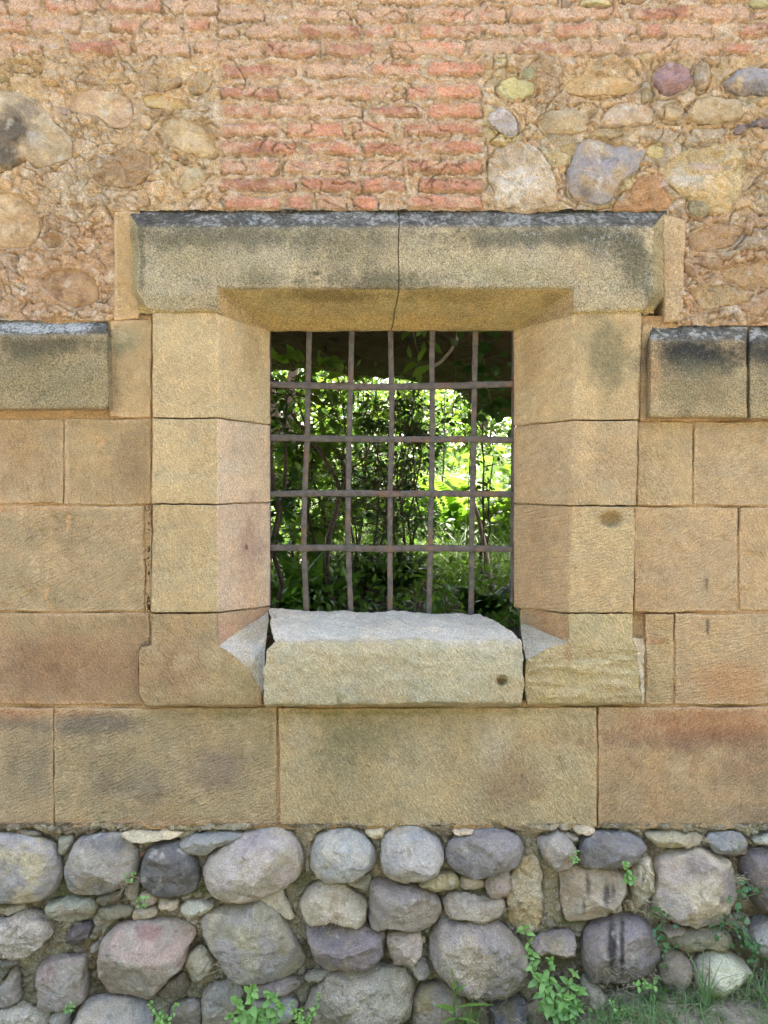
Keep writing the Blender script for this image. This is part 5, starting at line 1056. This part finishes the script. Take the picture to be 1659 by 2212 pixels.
spots = [(1.2, 7.2, 1.0), (.35, 7.0, 1.05), (-1.9, 5.4, 1.1), (-1.0, 6.2, 1.2), (-.3, 5.6, 1.0), (1.9, 6.2, 1.15), (2.3, 5.2, 1.0), (.9, 8.2, .9), (-1.9, 8.5, 1.5), (-.6, 9.0, 1.25), (2.6, 9.2, 1.3), (3.6, 7.6, 1.2), (-3.2, 7.0, 1.4)]
def dup(root, loc, rz, s, label=None):
    c = root.copy(); sc.collection.objects.link(c); c.location = loc; c.rotation_euler = (0, 0, rz); c.scale = (s, s, s)
    if label: c['label'] = label
    for ch in root.children:
        k = ch.copy(); sc.collection.objects.link(k); k.parent = c
    return c
for i, (x, y, s) in enumerate(spots):
    if i == 0:
        proto = woody('garden_bush', 'sunlit leafy bush on the bank behind the nearer shrubs', 'bush', G0(x, y), 1.55, .62, 5, .085, M_LEAF2, 31, 1700, group='bushes far back on the garden bank', twigs=60, rad=.016, crown_lo=.1)
    else: dup(proto, G0(x, y), i * 1.3, s, 'distant bush in the bright gap right of the middle bar' if x > .3 and x < 3 else ('distant bush on the shaded left side of the garden' if x < -.8 else None))
tree0 = woody('garden_tree', 'leafy tree at the back of the garden beyond the bars', 'tree', G0(-3.0, 12), 5.5, 2.0, 4, .17, M_LEAF, 41, 2600, group='trees at the back of the garden', twigs=90, rad=.09, crown_lo=.12)
for i, (x, y, s) in enumerate([(3.6, 13.5, 1.0), (6.0, 12, 1.1), (-6.2, 13, 1.2), (-9, 11, 1.1), (9.5, 12, 1.2), (-1.0, 14, .8), (2.2, 15, .8), (.6, 17, 1.0)]): dup(tree0, G0(x, y), i * 2.1 + 1, s)
# hanging stems and fallen pale wood
def stick(name, label, pts, r0, r1, mat, cat='branch'):
    q = np.array([[WX(px, y), y, ZC + (H - py) / 1671 * (D + y)] for px, py, y in pts]); t = np.linspace(0, 1, 24); tt = np.linspace(0, 1, len(q))
    q = np.stack([np.interp(t, tt, q[:, k]) for k in range(3)], 1)
    for _ in range(2): q[1:-1] = q[1:-1] * .5 + (q[:-2] + q[2:]) * .25
    q += vnoise(q, 8, .006, 2, 3); V, F = tube(q, np.linspace(r0, r1, 24), 7); o = mesh(name, V, F, mat, None, col=np.ones((len(V), 3))); tag(o, label, cat); return o
stick('dead_branch', 'pale bare branch hanging under the vault at the upper right of the window', [(905, 796, 1.3), (935, 792, 1.25), (955, 780, 1.2), (975, 755, 1.15), (985, 735, 1.1), (990, 712, 1.05)], .009, .006, M_PALETWIG)
stick('forked_stem', 'slanting dark forked trunk crossing between the first two upright bars', [(725, 1330, 1.1), (712, 1270, 1.1), (705, 1210, 1.1), (712, 1150, 1.1), (735, 1080, 1.12), (730, 1040, 1.12), (700, 985, 1.15), (665, 945, 1.2), (625, 890, 1.25)], .014, .007, M_BARK, 'stem')
stick('bare_branch', 'thin dark branch curving right from the fork of the slanting trunk', [(735, 1060, 1.12), (750, 1020, 1.12), (790, 990, 1.1), (800, 960, 1.1), (790, 930, 1.1)], .006, .003, M_BARK)
stick('leaning_stem', 'tan leaning stem at the lower right between the crossbars', [(1068, 1290, 1.6), (1050, 1200, 1.65), (1040, 1140, 1.7), (1022, 1080, 1.8)], .016, .010, M_PALETWIG, 'stem')
for k, (x, a, b) in enumerate([(1012, 720, 1160), (1040, 720, 1250), (981, 716, 900), (757, 1060, 1280), (868, 1000, 1250)]):
    stick('hanging_stem', ['thin dark vine stem hanging just left of the last upright bar', 'longest thin dark vine stem hanging right of the last upright bar', 'thin dark vine stem hanging from the vault at the upper right', 'thin dark upright stem beside the second upright bar', 'thin dark upright stem right of the middle bar'][k],
          [(x, a, 1.0), (x + 4, (a + b) / 2, 1.02), (x + (k % 2) * 10 - 3, b, 1.05)], .0022, .0018, M_BARK, 'stem')
def vine(name, label, cat, pts, y, n, ls, seed, mat, spread=.035, lw=1.2, stem=.0022):
    """leafy climber following a line on or near the wall"""
    rs = np.random.RandomState(seed); q = np.array([P(a, b, y) for a, b in pts]); t = np.linspace(0, 1, 20); q = np.stack([np.interp(t, np.linspace(0, 1, len(q)), q[:, k]) for k in range(3)], 1); q += vnoise(q, 12, .008, 2, seed)
    root = empty(name, label, cat, q[-1]); A = Acc(); V, F = tube(q, np.linspace(stem, stem * .6, 20), 5); A.add(V, F)
    pi = q[rs.randint(0, 20, n)] + rs.normal(size=(n, 3)) * [spread, spread * .35, spread] + [0, -.012, 0]; d = rs.normal(size=(n, 3)) * [1, .4, 1] + [0, -.5, -.1]
    Lf = Acc(); V, F = leaves(pi, d, np.array([0, -1., .5]) + rs.normal(size=(n, 3)) * .3, ls * rs.uniform(.55, 1.3, n), lw, .15); Lf.add(V, F, leafcol(n, rs))
    for i in range(n):
        c = q[np.argmin(((q - pi[i]) ** 2).sum(1))]; V, F = tube(np.array([c, (c + pi[i]) / 2 + [0, -.004, 0], pi[i]]), np.array([.0009, .0007, .0006]), 3); A.add(V, F)
    A.build('stem', M_STEM, root); Lf.build('foliage', mat, root); return root
vine('creeper', 'leafy creeper hanging in the shaded upper right corner of the window', 'creeper', [(1030, 715), (1045, 780), (1055, 850), (1075, 900)], .75, 60, .05, 5, M_LEAFD, .05)
vine('creeper', 'bright leaf sprays under the vault at the upper left of the window', 'creeper', [(600, 800), (650, 790), (700, 800), (720, 790)], .9, 34, .065, 6, M_LEAF2, .03, .8)
vine('creeper', 'few pointed leaves at the top between the middle and fourth bars', 'creeper', [(890, 715), (905, 770), (900, 815)], .9, 12, .07, 9, M_LEAF2, .03, .7)

# ------------------------------------------------------------------ plants on and before the wall
def herb(name, label, cat, base, tips, ls, seed, mat=None, per=9, yb=-.05, lw=1.0, out=.07, group=None):
    r = random.Random(seed); rs = np.random.RandomState(seed); b = P(base[0], base[1], yb); root = empty(name, label, cat, b, group); st = Acc(); lf = Acc(); pts, dirs, sz = [], [], []
    for tx, ty in tips:
        e = P(tx, ty, yb - out * r.uniform(.3, 1.1)); q = curve(b + [r.uniform(-.012, .012), 0, 0], e, 0, .003, 10, r); q[:, 1] -= np.sin(np.linspace(0, 3.14, 10)) * .012
        V, F = tube(q, np.linspace(.0016, .0008, 10), 5); st.add(V, F, np.array([1., 1, 1]))
        for k in range(per):
            t = 9 * (.25 + .75 * (k + .5) / per); i0 = min(int(t), 8); p = q[i0] + (q[i0 + 1] - q[i0]) * (t - i0); a = k * 1.7 + r.uniform(-.4, .4); s = ls * r.uniform(.6, 1.15) * (1.1 - .35 * k / per)
            for w_ in (0, math.pi): pts.append(p); dirs.append([math.cos(a + w_), -.35 + .5 * math.sin(a + w_), math.sin(a + w_) * .7 + .25]); sz.append(s)
        for k in range(4): pts.append(e); dirs.append([r.uniform(-1, 1), -.4, r.uniform(-.2, 1)]); sz.append(ls * .6)
    n = len(pts); V, F = leaves(np.array(pts), np.array(dirs), np.array([0, -.8, .7]) + rs.normal(size=(n, 3)) * .25, np.array(sz), lw, .12); lf.add(V, F, leafcol(n, rs, .75, 1.3, .08))
    st.build('stem', M_STEM, root); lf.build('foliage', mat or M_HERB, root); return root
herb('wall_herb', 'tall leafy green herb growing against the big boulders at the lower right', 'plant', (1185, 2205), [(1132, 2005), (1140, 2060), (1190, 2075), (1240, 2100), (1252, 2135), (1160, 2110), (1215, 2150), (1250, 2175)], .034, 1, per=8, lw=.85)
herb('wall_herb', 'bright low leafy herb at the bottom edge below the large angular boulder', 'plant', (556, 2225), [(545, 2135), (512, 2160), (582, 2150), (500, 2195), (606, 2172), (560, 2185), (530, 2195)], .033, 2, per=6, lw=1.05)
herb('wall_herb', 'small creeping herb just right of the bright low one at the bottom edge', 'plant', (655, 2220), [(632, 2165), (690, 2150), (650, 2180), (678, 2190)], .014, 3, per=7, lw=1.2)
herb('wall_herb', 'thin herb in the dark gap at the bottom left between two boulders', 'plant', (360, 2225), [(325, 2165), (345, 2195), (382, 2170), (350, 2185)], .016, 4, per=5, lw=1.1)
herb('seedling', 'tiny green sprig under the boulder with the dark top', 'plant', (285, 1905), [(275, 1889), (290, 1886)], .010, 5, per=3, out=.05)
herb('seedling', 'tiny sprig on the small pale stones between two upper left boulders', 'plant', (307, 1962), [(300, 1942), (318, 1938)], .014, 6, per=3, out=.05)
herb('seedling', 'tiny sprig below the squarish reddish grey boulder at the left', 'plant', (155, 2182), [(148, 2168), (160, 2165)], .012, 7, per=3, out=.05)
herb('seedling', 'tiny sprig between two round boulders under the right end of the long block', 'plant', (1236, 1862), [(1240, 1840), (1234, 1850)], .011, 8, per=3, out=.05)
herb('seedling', 'little seedling under the boulder with two streaks', 'plant', (1400, 2135), [(1390, 2118), (1420, 2112), (1372, 2125)], .016, 9, per=3, out=.05, lw=1.2)
herb('seedling', 'low clover like patch in front of the angular stone at the lower right', 'plant', (1340, 2205), [(1318, 2160), (1345, 2175), (1330, 2190), (1370, 2185)], .012, 10, per=5, lw=1.5)
herb('seedling', 'round leaved sprig beside the pale rough stone near the right boulders', 'plant', (1350, 1900), [(1352, 1868), (1360, 1885)], .017, 12, per=3, lw=1.5, out=.06)
vine('ivy', 'dark ivy trail hanging right of the streaked purple boulder', 'ivy', [(1395, 1970), (1430, 1985), (1420, 2020), (1442, 2060)], -.045, 26, .020, 31, M_IVY, .018)
vine('ivy', 'ivy sprig with two pale leaves near the right edge of the wall', 'ivy', [(1590, 1885), (1612, 1920), (1590, 1940), (1630, 1930)], -.05, 12, .024, 32, M_IVY, .016)
vine('ivy', 'small leaved ivy over the flat pink stone at the right', 'ivy', [(1530, 2000), (1570, 1992), (1610, 1985), (1600, 2010)], -.045, 34, .014, 33, M_IVY, .022)
vine('ivy', 'ivy trail climbing at the far lower right below the grey boulder', 'ivy', [(1600, 2010), (1630, 2050), (1659, 2080)], -.045, 40, .015, 34, M_IVY, .025)
def tuft(name, label, base, n, length, width, seed, yb=-.06, bright=1.0, tilt=.3, wide=.012):
    A = Acc(); grass_acc(A, [P(base[0], base[1], yb)], wide, n, length, width, seed, tilt, colr=(.8 * bright, 1.35 * bright), dry=.1); o = A.build(name, M_GRASS); return tag(o, label, 'grass tuft')
tuft('grass_tuft', 'tall thin grass tuft in front of the pale green white boulder', (1530, 2180), 24, .20, .004, 1, yb=-.09)
tuft('grass_tuft', 'broad bladed grass beside the toothed weed at the bottom edge', (1010, 2225), 16, .13, .007, 2, tilt=.4)
tuft('grass_tuft', 'grass tuft at the right edge below the grey boulder', (1650, 2150), 40, .13, .004, 3, tilt=.7, wide=.03)
tuft('grass_tuft', 'short grass tuft under the bright low herb', (640, 2240), 14, .08, .004, 4)
def toothed():
    b = P(985, 2222, -.06); root = empty('toothed_weed', 'upright weed with pale green toothed leaves at the bottom edge', 'plant', b); st = Acc(); lf = Acc(); rs = np.random.RandomState(4)
    q = np.array([b, P(980, 2170, -.09), P(985, 2130, -.10), P(976, 2098, -.10)]); t = np.linspace(0, 3, 12); q = np.stack([np.interp(t, range(4), q[:, k]) for k in range(3)], 1); V, F = tube(q, np.linspace(.003, .001, 12), 6); st.add(V, F)
    for (bx, by), (tx, ty), wd in (((985, 2185), (938, 2172), .022), ((985, 2175), (1068, 2172), .012), ((984, 2150), (1010, 2125), .010), ((983, 2145), (978, 2120), .012), ((980, 2120), (972, 2088), .006), ((990, 2200), (1040, 2215), .014), ((985, 2200), (950, 2215), .016)):
        p0, p1 = P(bx, by, -.085), P(tx, ty, -.125); d = p1 - p0; sd3 = np.cross(d, [0, 1, .3]); sd3 /= np.linalg.norm(sd3); V = []; n = 15
        for i in range(n):
            u = i / (n - 1); c = p0 + d * u + np.array([0, -.01, .012]) * math.sin(u * 3.1); ww = wd * math.sin(math.pi * min(1, .1 + u * .92)) * (1.15 if i % 2 else .6); V += [c + sd3 * ww * .5, c + np.array([0, .002, 0]), c - sd3 * ww * .5]
        F = [(3 * i + k, 3 * i + k + 1, 3 * i + k + 4, 3 * i + k + 3) for i in range(n - 1) for k in (0, 1)]; lf.add(np.array(V), np.array(F), np.full((len(V), 3), rs.uniform(1., 1.5)))
    st.build('stem', M_STEM, root); lf.build('foliage', M_HERB, root)
toothed()
def cover():
    rs = np.random.RandomState(12); A = Acc(); n = 420; x = rs.uniform(.1, 1.7, n); y = -rs.uniform(.03, .35, n); k = (x > .35) | (rs.rand(n) < .25); c = np.stack([x, y, gz(x, y)], 1)[k]
    grass_acc(A, c, .012, 5200, .06, .0026, 13, .8, colr=(.7, 1.5), dry=.5); x = rs.uniform(-2.2, 2.2, 900); y = -rs.uniform(.25, 1.5, 900); c = np.stack([x, y, gz(x, y)], 1); grass_acc(A, c, .03, 9000, .07, .004, 14, .5, dry=.2)
    o = A.build('ground_grass', M_GRASS); tag(o, 'short green and dry grass on the soil at the foot of the wall', 'grass', kind='stuff')
    n = 900; x = rs.uniform(.15, 1.7, n); y = -rs.uniform(.02, .3, n); p = np.stack([x, y, gz(x, y) + rs.rand(n) * .018], 1); cl = fbm(p, 8, 2, 3); p = p[cl > .0]; n = len(p)
    V, F = leaves(p, rs.normal(size=(n, 3)) + [0, -.4, .2], np.array([0, -.3, 1.]) + rs.normal(size=(n, 3)) * .2, rs.uniform(.006, .014, n), 1.4, .1); B_ = Acc(); B_.add(V, F, leafcol(n, rs)); o = B_.build('ground_weeds', M_HERB); tag(o, 'tiny round leaved weeds carpeting the soil below the boulders', 'weeds', kind='stuff')
    # dry roots and straw in the crevices
    S_ = Acc(); r = random.Random(3)
    for cx, cy, n, ln, sp in ((268, 1905, 14, 40, 12), (405, 1995, 22, 36, 16), (1115, 1900, 16, 50, 10), (1100, 1960, 12, 30, 14), (1380, 1955, 26, 34, 24), (885, 2085, 10, 36, 12), (1512, 1815, 14, 26, 10), (740, 2000, 8, 36, 12), (655, 1960, 8, 30, 16), (1590, 1900, 18, 40, 16), (1480, 2110, 30, 40, 40), (1330, 2130, 30, 40, 40), (1250, 2180, 30, 40, 50), (1150, 2190, 24, 50, 40), (1600, 2150, 40, 36, 50), (480, 2085, 10, 40, 20), (130, 1990, 10, 26, 20), (600, 1890, 10, 30, 30)):
        for _ in range(n):
            a = r.uniform(0, 6.28); x, y = cx + r.gauss(0, sp), cy + r.gauss(0, sp * .5); L_ = ln * r.uniform(.4, 1.1); yb = -.035 - r.uniform(0, .05); q = curve(P(x, y, yb), P(x + L_ * math.cos(a), y + L_ * .6 * math.sin(a) + 6, yb - .015), r.uniform(-.01, .01), .004, 9, r); V, F = tube(q, np.full(9, r.uniform(.0004, .0009)), 3); S_.add(V, F)
    x = rs.uniform(.2, 1.7, 900)
    for xx in x: 
        yy = -r.uniform(.02, .3); a = r.uniform(0, 6.28); z = float(gz(xx, yy)) + .012; q = curve((xx, yy, z), (xx + .05 * math.cos(a), yy + .05 * math.sin(a), z + r.uniform(-.004, .02)), .004, .003, 5, r); V, F = tube(q, np.full(5, .0006), 3); S_.add(V, F)
    o = S_.build('dry_straw', M_STRAW); tag(o, 'dry straw and rootlets caught between the boulders and on the soil', 'straw', kind='stuff')
cover()
